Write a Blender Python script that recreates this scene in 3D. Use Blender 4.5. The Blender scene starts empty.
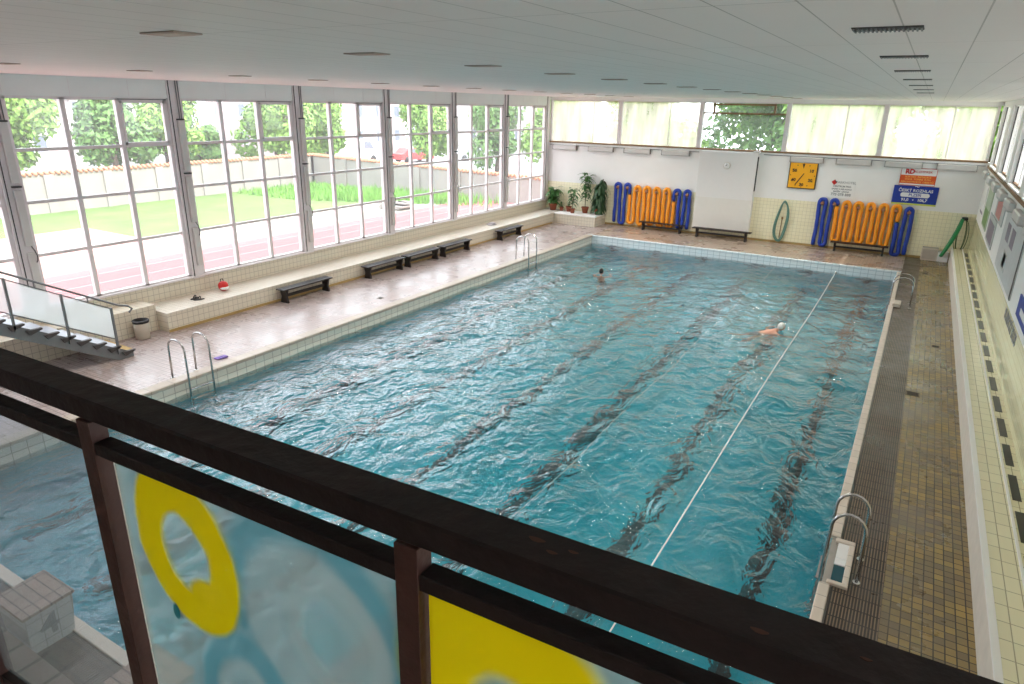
import bpy, math, random
from mathutils import Vector, Matrix, noise
random.seed(7)
D = bpy.data; SC = bpy.context.scene; COL = SC.collection

# ------------------------------------------------------------------ camera, world, sun, exposure
YAW, PITCH, ROLL = 0.533, -0.3388, 0.0188
fw = Vector((-math.sin(YAW) * math.cos(PITCH), math.cos(YAW) * math.cos(PITCH), math.sin(PITCH)))
rt = Vector((math.cos(YAW), math.sin(YAW), 0)); up = rt.cross(fw)
r2 = rt * math.cos(ROLL) + up * math.sin(ROLL); u2 = -rt * math.sin(ROLL) + up * math.cos(ROLL)
cd = D.cameras.new('camera'); cam = D.objects.new('camera', cd); COL.objects.link(cam)
cam.matrix_world = Matrix(((r2.x, u2.x, -fw.x, 12.3566), (r2.y, u2.y, -fw.y, -2.8806), (r2.z, u2.z, -fw.z, 5.5164), (0, 0, 0, 1)))
cd.sensor_width = 36; cd.sensor_fit = 'HORIZONTAL'; cd.lens = 672.85 / 1024 * 36
cd.clip_start = 0.02; cd.clip_end = 500
SC.camera = cam

world = D.worlds.new('world'); SC.world = world; world.use_nodes = True
wn = world.node_tree; wn.nodes.clear()
wo = wn.nodes.new('ShaderNodeOutputWorld'); wb = wn.nodes.new('ShaderNodeBackground')
wb.inputs[0].default_value = (0.86, 0.93, 1.0, 1); wb.inputs[1].default_value = 3.3
wn.links.new(wb.outputs[0], wo.inputs[0])

sd = D.lights.new('sun', 'SUN'); sd.energy = 3.0; sd.angle = 0.01; sd.color = (1.0, 0.95, 0.86)
sun = D.objects.new('sun', sd); COL.objects.link(sun)
sun.rotation_euler = Vector((1.0, 0.10, 0.92)).to_track_quat('Z', 'Y').to_euler()   # shines from the right, high up

def portal(name, loc, rot, sx, sy):
    l = D.lights.new(name, 'AREA'); l.shape = 'RECTANGLE'; l.size = sx; l.size_y = sy
    l.cycles.is_portal = True
    o = D.objects.new(name, l); COL.objects.link(o); o.location = loc; o.rotation_euler = rot
portal('daylight_portal', (-4.35, 12.5, 3.25), (0, -math.pi / 2, 0), 4.6, 32)
portal('daylight_portal', (5.1, 28.62, 4.8), (-math.pi / 2, 0, 0), 18.6, 2.1)
portal('daylight_portal', (14.7, 12.5, 4.8), (0, math.pi / 2, 0), 2.0, 32)

def lamp(name, loc, sx, sy, watts, color=(1, .97, .92), rot=(0, 0, 0)):
    l = D.lights.new(name, 'AREA'); l.shape = 'RECTANGLE'; l.size = sx; l.size_y = sy; l.energy = watts; l.color = color
    o = D.objects.new(name, l); COL.objects.link(o); o.location = loc; o.rotation_euler = rot; return o

FILL_WATTS = 27.0    # watts of each fill lamp added at a recessed ceiling light
vs = SC.view_settings
vs.view_transform = 'Standard'; vs.look = 'None'; vs.gamma = 1; vs.use_curve_mapping = False
vs.exposure = 0.72
cy = SC.cycles
cy.use_denoising = True; cy.max_bounces = 12; cy.diffuse_bounces = 5; cy.transmission_bounces = 8
cy.transparent_max_bounces = 16; cy.blur_glossy = 1.0; cy.sample_clamp_indirect = 6.0

# ------------------------------------------------------------------ materials
MATS = {}
def new_mat(name):
    m = D.materials.new(name); m.use_nodes = True; nt = m.node_tree; nt.nodes.clear()
    out = nt.nodes.new('ShaderNodeOutputMaterial')
    return m, nt, out
def N(nt, typ, **kw):
    n = nt.nodes.new(typ)
    for k, v in kw.items():
        if k.startswith('i_'):
            key = k[2:]
            n.inputs[int(key) if key.isdigit() else key.replace('_', ' ')].default_value = v
        else: setattr(n, k, v)
    return n
def c4(c): return (c[0], c[1], c[2], 1)
def mat(name, col, rough=.5, metal=0, var=0.12, scale=6, bump=0.0, spec=.5, coord='Object'):
    """plain procedural material: colour with slight noise variation and optional bump"""
    if name in MATS: return MATS[name]
    m, nt, out = new_mat(name); L = nt.links.new
    b = N(nt, 'ShaderNodeBsdfPrincipled', i_Roughness=rough, i_Metallic=metal)
    b.inputs['Specular IOR Level'].default_value = spec
    tc = N(nt, 'ShaderNodeTexCoord'); nz = N(nt, 'ShaderNodeTexNoise', i_Scale=scale, i_Detail=5.0)
    L(tc.outputs[coord], nz.inputs['Vector'])
    mx = N(nt, 'ShaderNodeMix', data_type='RGBA')
    mx.inputs[6].default_value = c4([max(0, c * (1 - var)) for c in col]); mx.inputs[7].default_value = c4([min(1, c * (1 + var)) for c in col])
    L(nz.outputs['Fac'], mx.inputs[0]); L(mx.outputs[2], b.inputs['Base Color'])
    if bump:
        bp = N(nt, 'ShaderNodeBump', i_Strength=bump, i_Distance=.01); L(nz.outputs['Fac'], bp.inputs['Height']); L(bp.outputs[0], b.inputs['Normal'])
    L(b.outputs[0], out.inputs[0]); MATS[name] = m; return m

def tile(name, c1, c2, grout, w, h, axes='xy', mortar=.01, rough=.3, stagger=0.0, bump=.3, dirt=None, dirt_scale=.6, dirt_amt=.5, rough2=None, offs=(0, 0), spec=.5):
    m, nt, out = new_mat(name); L = nt.links.new
    b = N(nt, 'ShaderNodeBsdfPrincipled'); b.inputs['Specular IOR Level'].default_value = spec
    ge = N(nt, 'ShaderNodeNewGeometry'); sp = N(nt, 'ShaderNodeSeparateXYZ'); cb = N(nt, 'ShaderNodeCombineXYZ')
    L(ge.outputs['Position'], sp.inputs[0])
    for k in (0, 1):
        ad = N(nt, 'ShaderNodeMath', operation='ADD'); ad.inputs[1].default_value = 200 + offs[k]
        L(sp.outputs['xyz'.index(axes[k])], ad.inputs[0]); L(ad.outputs[0], cb.inputs[k])
    br = N(nt, 'ShaderNodeTexBrick', offset=stagger, offset_frequency=2, squash=1.0)
    br.inputs['Scale'].default_value = 1; br.inputs['Brick Width'].default_value = w; br.inputs['Row Height'].default_value = h
    br.inputs['Mortar Size'].default_value = mortar; br.inputs['Mortar Smooth'].default_value = .1; br.inputs['Bias'].default_value = 0
    br.inputs['Color1'].default_value = c4(c1); br.inputs['Color2'].default_value = c4(c2); br.inputs['Mortar'].default_value = c4(grout)
    L(cb.outputs[0], br.inputs['Vector'])
    src = br.outputs['Color']
    nz = N(nt, 'ShaderNodeTexNoise', i_Scale=dirt_scale, i_Detail=6.0, i_Roughness=.65); L(ge.outputs['Position'], nz.inputs['Vector'])
    if dirt:
        rp = N(nt, 'ShaderNodeValToRGB'); rp.color_ramp.elements[0].position = .42; rp.color_ramp.elements[1].position = .68
        L(nz.outputs['Fac'], rp.inputs[0])
        ml = N(nt, 'ShaderNodeMath', operation='MULTIPLY'); ml.inputs[1].default_value = dirt_amt; L(rp.outputs[0], ml.inputs[0])
        mx = N(nt, 'ShaderNodeMix', data_type='RGBA'); mx.inputs[7].default_value = c4(dirt)
        L(ml.outputs[0], mx.inputs[0]); L(src, mx.inputs[6]); src = mx.outputs[2]
    L(src, b.inputs['Base Color'])
    mr = N(nt, 'ShaderNodeMapRange'); mr.inputs['To Min'].default_value = rough; mr.inputs['To Max'].default_value = rough2 if rough2 else rough
    mr.inputs['From Min'].default_value = .35; mr.inputs['From Max'].default_value = .65
    L(nz.outputs['Fac'], mr.inputs[0]); L(mr.outputs[0], b.inputs['Roughness'])
    bp = N(nt, 'ShaderNodeBump', i_Strength=bump, i_Distance=.004, invert=True); L(br.outputs['Fac'], bp.inputs['Height']); L(bp.outputs[0], b.inputs['Normal'])
    L(b.outputs[0], out.inputs[0]); MATS[name] = m; return m

M_white = mat('white paint', (.86, .85, .83), .6, var=.04, scale=2)
M_frame = mat('window frame paint', (.74, .69, .70), .5, var=.10, scale=3)
M_rust = mat('weathered sill edge', (.25, .15, .08), .8, var=.4, scale=12)
M_fascia = mat('fascia panel paint', (.78, .79, .78), .6, var=.05, scale=1.5)
M_housing = mat('lamp housing enamel', (.60, .58, .56), .4, var=.05)
M_endcap = mat('lamp end cap grey', (.22, .20, .18), .5)
M_black = mat('black plastic', (.012, .012, .013), .5)
M_wood_dark = mat('dark stained bench wood', (.014, .009, .008), .55, var=.4, scale=14, bump=.3)
M_steel = mat('stainless steel', (.55, .55, .55), .22, 1.0, var=.1)
M_steel_dull = mat('galvanised steel', (.20, .21, .22), .45, .7, var=.2)
M_rail = mat('dark brown rail paint', (.011, .005, .004), .6, spec=.3, var=.5, scale=25, bump=.4)
M_rust_spot = mat('rusty chip', (.06, .018, .008), .8)
M_post = mat('brown post paint', (.045, .015, .010), .5, var=.35, scale=30, bump=.3)
M_blue = mat('blue foam', (.010, .045, .36), .55, var=.15, scale=20, bump=.5)
M_orange = mat('orange foam', (.95, .33, .012), .55, var=.10, scale=20, bump=.5)
M_green = mat('green hose plastic', (.006, .22, .06), .35, var=.2)
M_greygreen = mat('grey green hose', (.10, .22, .18), .5, var=.2)
M_yellow = mat('clock amber face', (.90, .42, .008), .5, var=.03)
M_red = mat('red print', (.55, .015, .012), .5, var=.03)
M_redorange = mat('orange red print', (.72, .10, .015), .5, var=.03)
M_bluesign = mat('blue print', (.008, .035, .32), .4, var=.03)
M_signwhite = mat('sign white', (.80, .80, .80), .5, var=.02)
M_grayprint = mat('grey print', (.22, .23, .24), .6)
M_terra = mat('terracotta', (.28, .075, .035), .8, var=.15, bump=.2)
M_soil = mat('potting soil', (.03, .018, .01), .9)
M_leaf = mat('plant leaf green', (.06, .17, .04), .5, var=.4, scale=3)
M_leaf_dark = mat('dark plant leaf', (.025, .075, .025), .45, var=.5, scale=3)
M_stem = mat('plant stem', (.10, .09, .03), .7)
M_skin = mat('skin', (.62, .33, .24), .5, var=.06)
M_hair = mat('black hair', (.008, .006, .005), .6)
M_cap = mat('pale swim cap', (.80, .82, .80), .35)
M_trunks = mat('dark swimwear', (.015, .02, .03), .6)
M_rope = mat('white rope', (.82, .84, .82), .6)
M_coping = tile('stone coping', (.44, .39, .33), (.39, .34, .29), (.22, .19, .16), .5, .25, 'yx', .008, .5, rough2=.3, dirt=(.30, .24, .19), dirt_scale=2)
M_pool_edge = tile('pale coping tile', (.66, .58, .50), (.60, .53, .45), (.35, .30, .26), .25, .25, 'yz', .006, .4)
M_ceiling = tile('ceiling panels', (.84, .80, .79), (.82, .78, .77), (.42, .40, .39), .3475, 2.16, 'xy', .004, .55, dirt=(.76, .72, .70), dirt_scale=.35, dirt_amt=.35, offs=(0.2, 0.51), bump=.15)
M_deck_l = tile('left deck tile', (.43, .36, .345), (.37, .31, .30), (.19, .15, .14), .12, .12, 'xy', .008, .36, rough2=.20, dirt=(.30, .25, .235), dirt_scale=.9, dirt_amt=.6)
M_deck_far = tile('far deck tile', (.48, .38, .31), (.42, .33, .27), (.22, .17, .14), .12, .12, 'xy', .007, .4, rough2=.2, dirt=(.30, .23, .185), dirt_scale=.8, dirt_amt=.5)
M_deck_rib = tile('ribbed deck tile', (.27, .19, .125), (.20, .14, .09), (.025, .018, .014), .24, .034, 'yx', .011, .5, rough2=.25, dirt=(.09, .08, .07), dirt_scale=1.1, dirt_amt=.6, bump=.8)
M_deck_y = tile('ochre deck tile', (.40, .275, .085), (.19, .145, .085), (.035, .028, .018), .11, .125, 'xy', .007, .4, rough2=.18, dirt=(.16, .135, .10), dirt_scale=.9, dirt_amt=.75, bump=.6)
M_wt_l = tile('cream wall tile left', (.68, .62, .50), (.66, .60, .49), (.42, .37, .30), .15, .15, 'yz', .006, .2)
M_wt_l2 = tile('cream ledge top tile', (.70, .65, .56), (.67, .62, .53), (.45, .41, .34), .15, .15, 'yx', .005, .25)
M_wt_lx = tile('cream end tile', (.68, .62, .50), (.66, .60, .49), (.42, .37, .30), .15, .15, 'xz', .006, .2)
M_wt_far = tile('yellow wall tile', (.90, .85, .62), (.87, .82, .58), (.66, .62, .44), .15, .15, 'xz', .006, .2)
M_wt_r = tile('yellow glazed wall tile right', (.86, .82, .55), (.83, .79, .52), (.62, .58, .38), .15, .15, 'yz', .005, .07, bump=.1)
M_wt_r2 = tile('yellow ledge top tile right', (.84, .79, .56), (.80, .75, .52), (.42, .38, .25), .30, .15, 'yx', .006, .22, offs=(0, .07))
M_plinth = mat('rendered plinth', (.66, .61, .54), .6, var=.15, scale=5)
M_dash = mat('black dash tile', (.012, .012, .011), .3)
M_poolwall = tile('white pool band tile', (.68, .76, .80), (.64, .73, .78), (.34, .44, .50), .25, .145, 'xz', .008, .25)
M_poolwall_y = tile('white pool band tile side', (.72, .70, .62), (.68, .66, .58), (.40, .38, .34), .25, .145, 'yz', .008, .25)
M_poolfloor = tile('turquoise pool tile', (.003, .42, .54), (.002, .39, .50), (.01, .25, .33), .25, .25, 'xy', .006, .4)
M_poolside = tile('turquoise pool wall tile', (.003, .40, .52), (.002, .37, .48), (.01, .24, .31), .25, .25, 'xz', .006, .4)
M_poolside_y = tile('turquoise pool side tile', (.003, .40, .52), (.002, .37, .48), (.01, .24, .31), .25, .25, 'yz', .006, .4)
M_lane = mat('black lane tile', (.006, .010, .012), .4)
M_blocktop = tile('block top tile', (.36, .27, .22), (.31, .23, .19), (.12, .09, .08), .4, .105, 'xy', .008, .5)
M_block = tile('block side tile', (.52, .54, .52), (.49, .51, .49), (.30, .31, .30), .15, .15, 'yz', .005, .4)
M_ochre = mat('ochre plaster', (.40, .27, .10), .8)
# outside
M_grass = mat('lawn', (.12, .20, .045), .9, var=.5, scale=.6, bump=.3)
M_grassblade = mat('tall grass blades', (.15, .34, .05), .7, var=.5, scale=.8)
M_track = mat('red running track', (.36, .11, .11), .85, var=.08, scale=.8)
M_path = mat('pale gravel', (.40, .36, .31), .9, var=.12, scale=.8)
M_clay = mat('pink clay court', (.50, .27, .23), .9, var=.25, scale=.4)
M_line = mat('white track line', (.58, .38, .36), .7)
M_outwall = mat('grey garden wall render', (.30, .275, .255), .9, var=.15, scale=.7)
M_roof = mat('terracotta coping tile', (.50, .22, .13), .8, var=.3, scale=8)
M_bld = mat('pale building render', (.42, .38, .37), .9, var=.06)
M_bld2 = mat('pink building render', (.42, .34, .33), .9, var=.06)
M_bwin = mat('dark building glass', (.16, .18, .22), .15)
M_asphalt = mat('road asphalt', (.34, .33, .34), .9)
M_tree = mat('sunny tree leaves', (.19, .34, .055), .6, var=.55, scale=1.5)
M_tree2 = mat('deep green tree leaves', (.10, .21, .045), .6, var=.55, scale=1.5)
M_bark = mat('tree bark', (.09, .065, .05), .9, var=.3)

def glass_mat(name, haze, tint=(1, 1, 1), gloss=.08, streak=0):
    m, nt, out = new_mat(name); L = nt.links.new
    tr = N(nt, 'ShaderNodeBsdfTransparent'); tr.inputs[0].default_value = c4(tint)
    gl = N(nt, 'ShaderNodeBsdfGlossy', i_Roughness=.03); df = N(nt, 'ShaderNodeBsdfTranslucent'); df.inputs[0].default_value = (.85, .87, .85, 1)
    d2 = N(nt, 'ShaderNodeBsdfDiffuse'); d2.inputs[0].default_value = (.75, .77, .75, 1)
    md = N(nt, 'ShaderNodeMixShader', i_Fac=.4); L(df.outputs[0], md.inputs[1]); L(d2.outputs[0], md.inputs[2])
    mh = N(nt, 'ShaderNodeMixShader', i_Fac=haze); L(tr.outputs[0], mh.inputs[1]); L(md.outputs[0], mh.inputs[2])
    if streak:
        tc = N(nt, 'ShaderNodeNewGeometry'); mp = N(nt, 'ShaderNodeMapping'); mp.inputs['Scale'].default_value = (2.5, 2.5, .35)
        nz = N(nt, 'ShaderNodeTexNoise', i_Scale=1.6, i_Detail=5.0); L(tc.outputs['Position'], mp.inputs[0]); L(mp.outputs[0], nz.inputs['Vector'])
        mr = N(nt, 'ShaderNodeMapRange'); mr.inputs['From Min'].default_value = .3; mr.inputs['From Max'].default_value = .75
        mr.inputs['To Min'].default_value = max(0, haze - streak); mr.inputs['To Max'].default_value = haze + streak
        L(nz.outputs['Fac'], mr.inputs[0]); L(mr.outputs[0], mh.inputs[0])
    lw = N(nt, 'ShaderNodeLayerWeight'); pw = N(nt, 'ShaderNodeMath', operation='POWER'); pw.inputs[1].default_value = 5; L(lw.outputs['Facing'], pw.inputs[0])
    lw.inputs['Blend'].default_value = .5; fr = N(nt, 'ShaderNodeMath', operation='MULTIPLY_ADD'); fr.inputs[1].default_value = .5; fr.inputs[2].default_value = .02; L(pw.outputs[0], fr.inputs[0])
    ms = N(nt, 'ShaderNodeMixShader'); L(fr.outputs[0], ms.inputs[0]); L(mh.outputs[0], ms.inputs[1]); L(gl.outputs[0], ms.inputs[2])
    L(ms.outputs[0], out.inputs[0]); MATS[name] = m; return m
M_pane = glass_mat('window glass', .06)
def frost_mat():
    m, nt, out = new_mat('streaky frosted glass'); L = nt.links.new
    rf = N(nt, 'ShaderNodeBsdfRefraction', i_Roughness=.13, i_IOR=1.06); rf.inputs[0].default_value = (.97, .98, .90, 1)
    tr = N(nt, 'ShaderNodeBsdfTransparent'); tr.inputs[0].default_value = (.97, .98, .92, 1)
    tl = N(nt, 'ShaderNodeBsdfTranslucent'); tl.inputs[0].default_value = (.86, .76, .72, 1)
    m1 = N(nt, 'ShaderNodeMixShader', i_Fac=.12); L(rf.outputs[0], m1.inputs[1]); L(tr.outputs[0], m1.inputs[2])
    ge = N(nt, 'ShaderNodeNewGeometry'); mp = N(nt, 'ShaderNodeMapping'); mp.inputs['Scale'].default_value = (2.2, 2.2, .30)
    nz = N(nt, 'ShaderNodeTexNoise', i_Scale=1.5, i_Detail=5.0); L(ge.outputs['Position'], mp.inputs[0]); L(mp.outputs[0], nz.inputs['Vector'])
    mr = N(nt, 'ShaderNodeMapRange'); mr.inputs['From Min'].default_value = .3; mr.inputs['From Max'].default_value = .75; mr.inputs['To Min'].default_value = .25; mr.inputs['To Max'].default_value = .7
    L(nz.outputs['Fac'], mr.inputs[0]); m2 = N(nt, 'ShaderNodeMixShader'); L(mr.outputs[0], m2.inputs[0]); L(m1.outputs[0], m2.inputs[1]); L(tl.outputs[0], m2.inputs[2])
    L(m2.outputs[0], out.inputs[0]); return m
M_frost = frost_mat()
M_stairglass = glass_mat('frosted stair glass', .55, (.9, .93, .96))
M_dustyglass = glass_mat('dusty balcony glass', .14, (.85, .9, .95))

def water_mat():
    m, nt, out = new_mat('pool water'); L = nt.links.new
    rf = N(nt, 'ShaderNodeBsdfRefraction', i_Roughness=0.0, i_IOR=1.33); rf.inputs[0].default_value = (.90, .99, 1, 1)
    tr = N(nt, 'ShaderNodeBsdfTransparent'); tr.inputs[0].default_value = (.90, .99, 1, 1)
    gl = N(nt, 'ShaderNodeBsdfGlossy', i_Roughness=0.0)
    ge = N(nt, 'ShaderNodeNewGeometry')
    mp = N(nt, 'ShaderNodeMapping'); mp.inputs['Scale'].default_value = (1, .75, 1); mp.inputs['Rotation'].default_value = (0, 0, .5); L(ge.outputs['Position'], mp.inputs[0])
    n1 = N(nt, 'ShaderNodeTexNoise', i_Scale=2.2, i_Detail=3.0, i_Roughness=.5, i_Distortion=.8)
    n2 = N(nt, 'ShaderNodeTexNoise', i_Scale=9.0, i_Detail=3.0, i_Roughness=.5)
    L(mp.outputs[0], n1.inputs['Vector']); L(mp.outputs[0], n2.inputs['Vector'])
    a = N(nt, 'ShaderNodeMath', operation='MULTIPLY_ADD'); a.inputs[1].default_value = .17; L(n2.outputs['Fac'], a.inputs[0]); L(n1.outputs['Fac'], a.inputs[2])
    bp = N(nt, 'ShaderNodeBump', i_Strength=1.0, i_Distance=.13); L(a.outputs[0], bp.inputs['Height'])
    b2 = N(nt, 'ShaderNodeBump', i_Strength=1.0, i_Distance=.09); L(a.outputs[0], b2.inputs['Height'])
    L(b2.outputs[0], rf.inputs['Normal']); L(bp.outputs[0], gl.inputs['Normal'])
    mt = N(nt, 'ShaderNodeMixShader', i_Fac=.12); L(rf.outputs[0], mt.inputs[1]); L(tr.outputs[0], mt.inputs[2])
    lw = N(nt, 'ShaderNodeLayerWeight', i_Blend=.5); L(bp.outputs[0], lw.inputs['Normal'])
    pw = N(nt, 'ShaderNodeMath', operation='POWER'); pw.inputs[1].default_value = 3.2; L(lw.outputs['Facing'], pw.inputs[0])
    fr = N(nt, 'ShaderNodeMath', operation='MULTIPLY_ADD'); fr.inputs[1].default_value = .97; fr.inputs[2].default_value = .03; L(pw.outputs[0], fr.inputs[0])
    ms = N(nt, 'ShaderNodeMixShader'); L(fr.outputs[0], ms.inputs[0]); L(mt.outputs[0], ms.inputs[1]); L(gl.outputs[0], ms.inputs[2])
    L(ms.outputs[0], out.inputs[0]); return m
M_water = water_mat()

# ------------------------------------------------------------------ geometry helpers
class MB:
    def __init__(self): self.v = []; self.f = []; self.mi = []; self.mats = []; self.sm = []
    def _m(self, m):
        if m is None: return 0
        if m not in self.mats: self.mats.append(m)
        return self.mats.index(m)
    def add(self, vs, fs, m=None, smooth=False):
        o = len(self.v); self.v += [tuple(p) for p in vs]; k = self._m(m)
        for f in fs: self.f.append([i + o for i in f]); self.mi.append(k); self.sm.append(smooth)
    def box(self, x0, x1, y0, y1, z0, z1, m=None, bev=0):
        x0, x1 = min(x0, x1), max(x0, x1); y0, y1 = min(y0, y1), max(y0, y1); z0, z1 = min(z0, z1), max(z0, z1)
        if bev <= 0:
            vs = [(x, y, z) for z in (z0, z1) for y in (y0, y1) for x in (x0, x1)]
            self.add(vs, [(0, 2, 3, 1), (4, 5, 7, 6), (0, 1, 5, 4), (2, 6, 7, 3), (0, 4, 6, 2), (1, 3, 7, 5)], m); return self
        b = min(bev, (x1 - x0) / 2.01, (y1 - y0) / 2.01, (z1 - z0) / 2.01)
        rings = []
        for z, i in ((z0, b), (z0 + b, 0), (z1 - b, 0), (z1, b)):
            c = b if i == 0 else b
            X0, X1, Y0, Y1 = x0 + i, x1 - i, y0 + i, y1 - i
            k = b * .6
            rings.append([(X0 + k, Y0, z), (X1 - k, Y0, z), (X1, Y0 + k, z), (X1, Y1 - k, z), (X1 - k, Y1, z), (X0 + k, Y1, z), (X0, Y1 - k, z), (X0, Y0 + k, z)])
        vs = [p for r in rings for p in r]; fs = [tuple(range(7, -1, -1)), tuple(range(24, 32))]
        for j in range(3):
            for i in range(8): fs.append((j * 8 + i, j * 8 + (i + 1) % 8, (j + 1) * 8 + (i + 1) % 8, (j + 1) * 8 + i))
        self.add(vs, fs, m); return self
    def tube(self, pts, r, m=None, n=10, cap=True, closed=False):
        pts = [Vector(p) for p in pts]; K = len(pts); rad = r if isinstance(r, (list, tuple)) else [r] * K
        vs = []; prev = None
        for i, p in enumerate(pts):
            if closed: t = pts[(i + 1) % K] - pts[i - 1]
            else: t = pts[min(i + 1, K - 1)] - pts[max(i - 1, 0)]
            t.normalize()
            if prev is None:
                a = Vector((0, 0, 1)) if abs(t.z) < .9 else Vector((1, 0, 0)); n1 = t.cross(a).normalized()
            else:
                n1 = prev - t * prev.dot(t)
                n1 = n1.normalized() if n1.length > 1e-6 else t.orthogonal().normalized()
            prev = n1; n2 = t.cross(n1)
            for k in range(n):
                a = 2 * math.pi * k / n; vs.append(p + (n1 * math.cos(a) + n2 * math.sin(a)) * rad[i])
        fs = []
        for i in range(K if closed else K - 1):
            j = (i + 1) % K
            for k in range(n): fs.append((i * n + k, i * n + (k + 1) % n, j * n + (k + 1) % n, j * n + k))
        if cap and not closed: fs.append(tuple(range(n - 1, -1, -1))); fs.append(tuple((K - 1) * n + k for k in range(n)))
        self.add(vs, fs, m, True); return self
    def bar(self, a, b, w, h, m=None, upv=(0, 0, 1)):
        """rectangular bar between two points: w across, h along upv"""
        a = Vector(a); b = Vector(b); t = (b - a).normalized(); u = Vector(upv); s = t.cross(u).normalized(); u = s.cross(t)
        vs = [p + s * (w / 2 * i) + u * (h / 2 * j) for p in (a, b) for i, j in ((-1, -1), (1, -1), (1, 1), (-1, 1))]
        self.add(vs, [(3, 2, 1, 0), (4, 5, 6, 7), (0, 1, 5, 4), (1, 2, 6, 5), (2, 3, 7, 6), (3, 0, 4, 7)], m); return self
    def lathe(self, prof, c=(0, 0, 0), m=None, n=24, axis='z'):
        vs = []; fs = []; K = len(prof)
        for r, z in prof:
            for k in range(n):
                a = 2 * math.pi * k / n; x, y = r * math.cos(a), r * math.sin(a)
                p = (x, y, z) if axis == 'z' else (x, -z, y) if axis == 'y' else (z, x, y)
                vs.append((c[0] + p[0], c[1] + p[1], c[2] + p[2]))
        for i in range(K - 1):
            for k in range(n): fs.append((i * n + k, i * n + (k + 1) % n, (i + 1) * n + (k + 1) % n, (i + 1) * n + k))
        fs.append(tuple(range(n - 1, -1, -1))); fs.append(tuple((K - 1) * n + k for k in range(n)))
        self.add(vs, fs, m, True); return self
    def ell(self, c, r, m=None, n=16, rings=10, rot=None):
        vs = []; fs = []
        for i in range(rings + 1):
            th = math.pi * i / rings
            for k in range(n):
                a = 2 * math.pi * k / n; p = Vector((r[0] * math.sin(th) * math.cos(a), r[1] * math.sin(th) * math.sin(a), r[2] * math.cos(th)))
                if rot: p = rot @ p
                vs.append(Vector(c) + p)
        for i in range(rings):
            for k in range(n): fs.append((i * n + k, (i + 1) * n + k, (i + 1) * n + (k + 1) % n, i * n + (k + 1) % n))
        self.add(vs, fs, m, True); return self
    def prism(self, poly, z0, z1, m=None, axis='z'):
        """extrude a 2D polygon; axis z: (x,y); y: (x,z); x: (y,z)"""
        n = len(poly)
        def P(p, t): return (p[0], p[1], t) if axis == 'z' else (p[0], t, p[1]) if axis == 'y' else (t, p[0], p[1])
        vs = [P(p, z0) for p in poly] + [P(p, z1) for p in poly]
        fs = [tuple(range(n - 1, -1, -1)), tuple(range(n, 2 * n))] + [(i, (i + 1) % n, n + (i + 1) % n, n + i) for i in range(n)]
        self.add(vs, fs, m); return self
    def build(self, name, m=None, parent=None, loc=None, label=None, sub=0, recalc=True):
        me = D.meshes.new(name); me.from_pydata(self.v, [], self.f)
        mats = self.mats or [m]
        if m is not None and m not in mats: mats = [m] + mats if not self.mats else mats
        for x in mats: me.materials.append(x)
        me.polygons.foreach_set('material_index', self.mi); me.polygons.foreach_set('use_smooth', self.sm)
        me.update(); me.validate()
        import bmesh
        if recalc: bm = bmesh.new(); bm.from_mesh(me); bmesh.ops.recalc_face_normals(bm, faces=bm.faces); bm.to_mesh(me); bm.free()
        o = D.objects.new(name, me); COL.objects.link(o)
        if parent is not None: o.parent = parent
        if loc is not None: o.location = loc
        if label: o['label'] = label
        if sub:
            s = o.modifiers.new('subdivision', 'SUBSURF'); s.levels = s.render_levels = sub
        return o

def tag(o, label=None, cat=None, group=None, kind=None):
    if label: o['label'] = label
    if cat: o['category'] = cat
    if group: o['group'] = group
    if kind: o['kind'] = kind
    return o
def thing(name, loc, label=None, cat=None, group=None, rz=0, kind=None):
    o = D.objects.new(name, None); COL.objects.link(o); o.location = loc; o.rotation_euler = (0, 0, rz); o.empty_display_size = .1
    return tag(o, label, cat, group, kind)
def struct(name, mb, m=None, label=None):
    o = mb.build(name, m); o['kind'] = 'structure'
    if label: o['label'] = label
    return o
def tree_copy(src, loc, rz=None, label=None, group=None, scale=None):
    c = src.copy(); COL.objects.link(c); c.location = loc
    if rz is not None: c.rotation_euler = (0, 0, rz)
    if label: c['label'] = label
    if group: c['group'] = group
    if scale: c.scale = scale
    for ch in list(src.children):
        k = ch.copy(); COL.objects.link(k); k.parent = c
        for g in list(ch.children):
            q = g.copy(); COL.objects.link(q); q.parent = k
    return c
def text_into(mb, s, size, origin, xdir, zdir, m, depth=.004, align='CENTER', bold=0.0):
    """append flat lettering to a mesh builder"""
    cu = D.curves.new('t', 'FONT'); cu.body = s; cu.size = size; cu.align_x = align; cu.align_y = 'CENTER'; cu.extrude = depth; cu.offset = bold; cu.resolution_u = 2
    o = D.objects.new('t', cu); COL.objects.link(o); dg = bpy.context.evaluated_depsgraph_get()
    me = D.meshes.new_from_object(o.evaluated_get(dg))
    X = Vector(xdir).normalized(); Z = Vector(zdir).normalized(); Y = X.cross(Z)
    vs = [Vector(origin) + X * v.co.x + Z * v.co.y + Y * v.co.z for v in me.vertices]
    mb.add(vs, [tuple(p.vertices) for p in me.polygons], m)
    D.objects.remove(o); D.curves.remove(cu); D.meshes.remove(me)

W, L_, ZW = 12.2, 25.0, -0.31          # pool width, length, water level
XL, XR, YF, H = -4.187, 14.38, 28.43, 5.94
YB = -7.0                              # wall behind the camera

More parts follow.
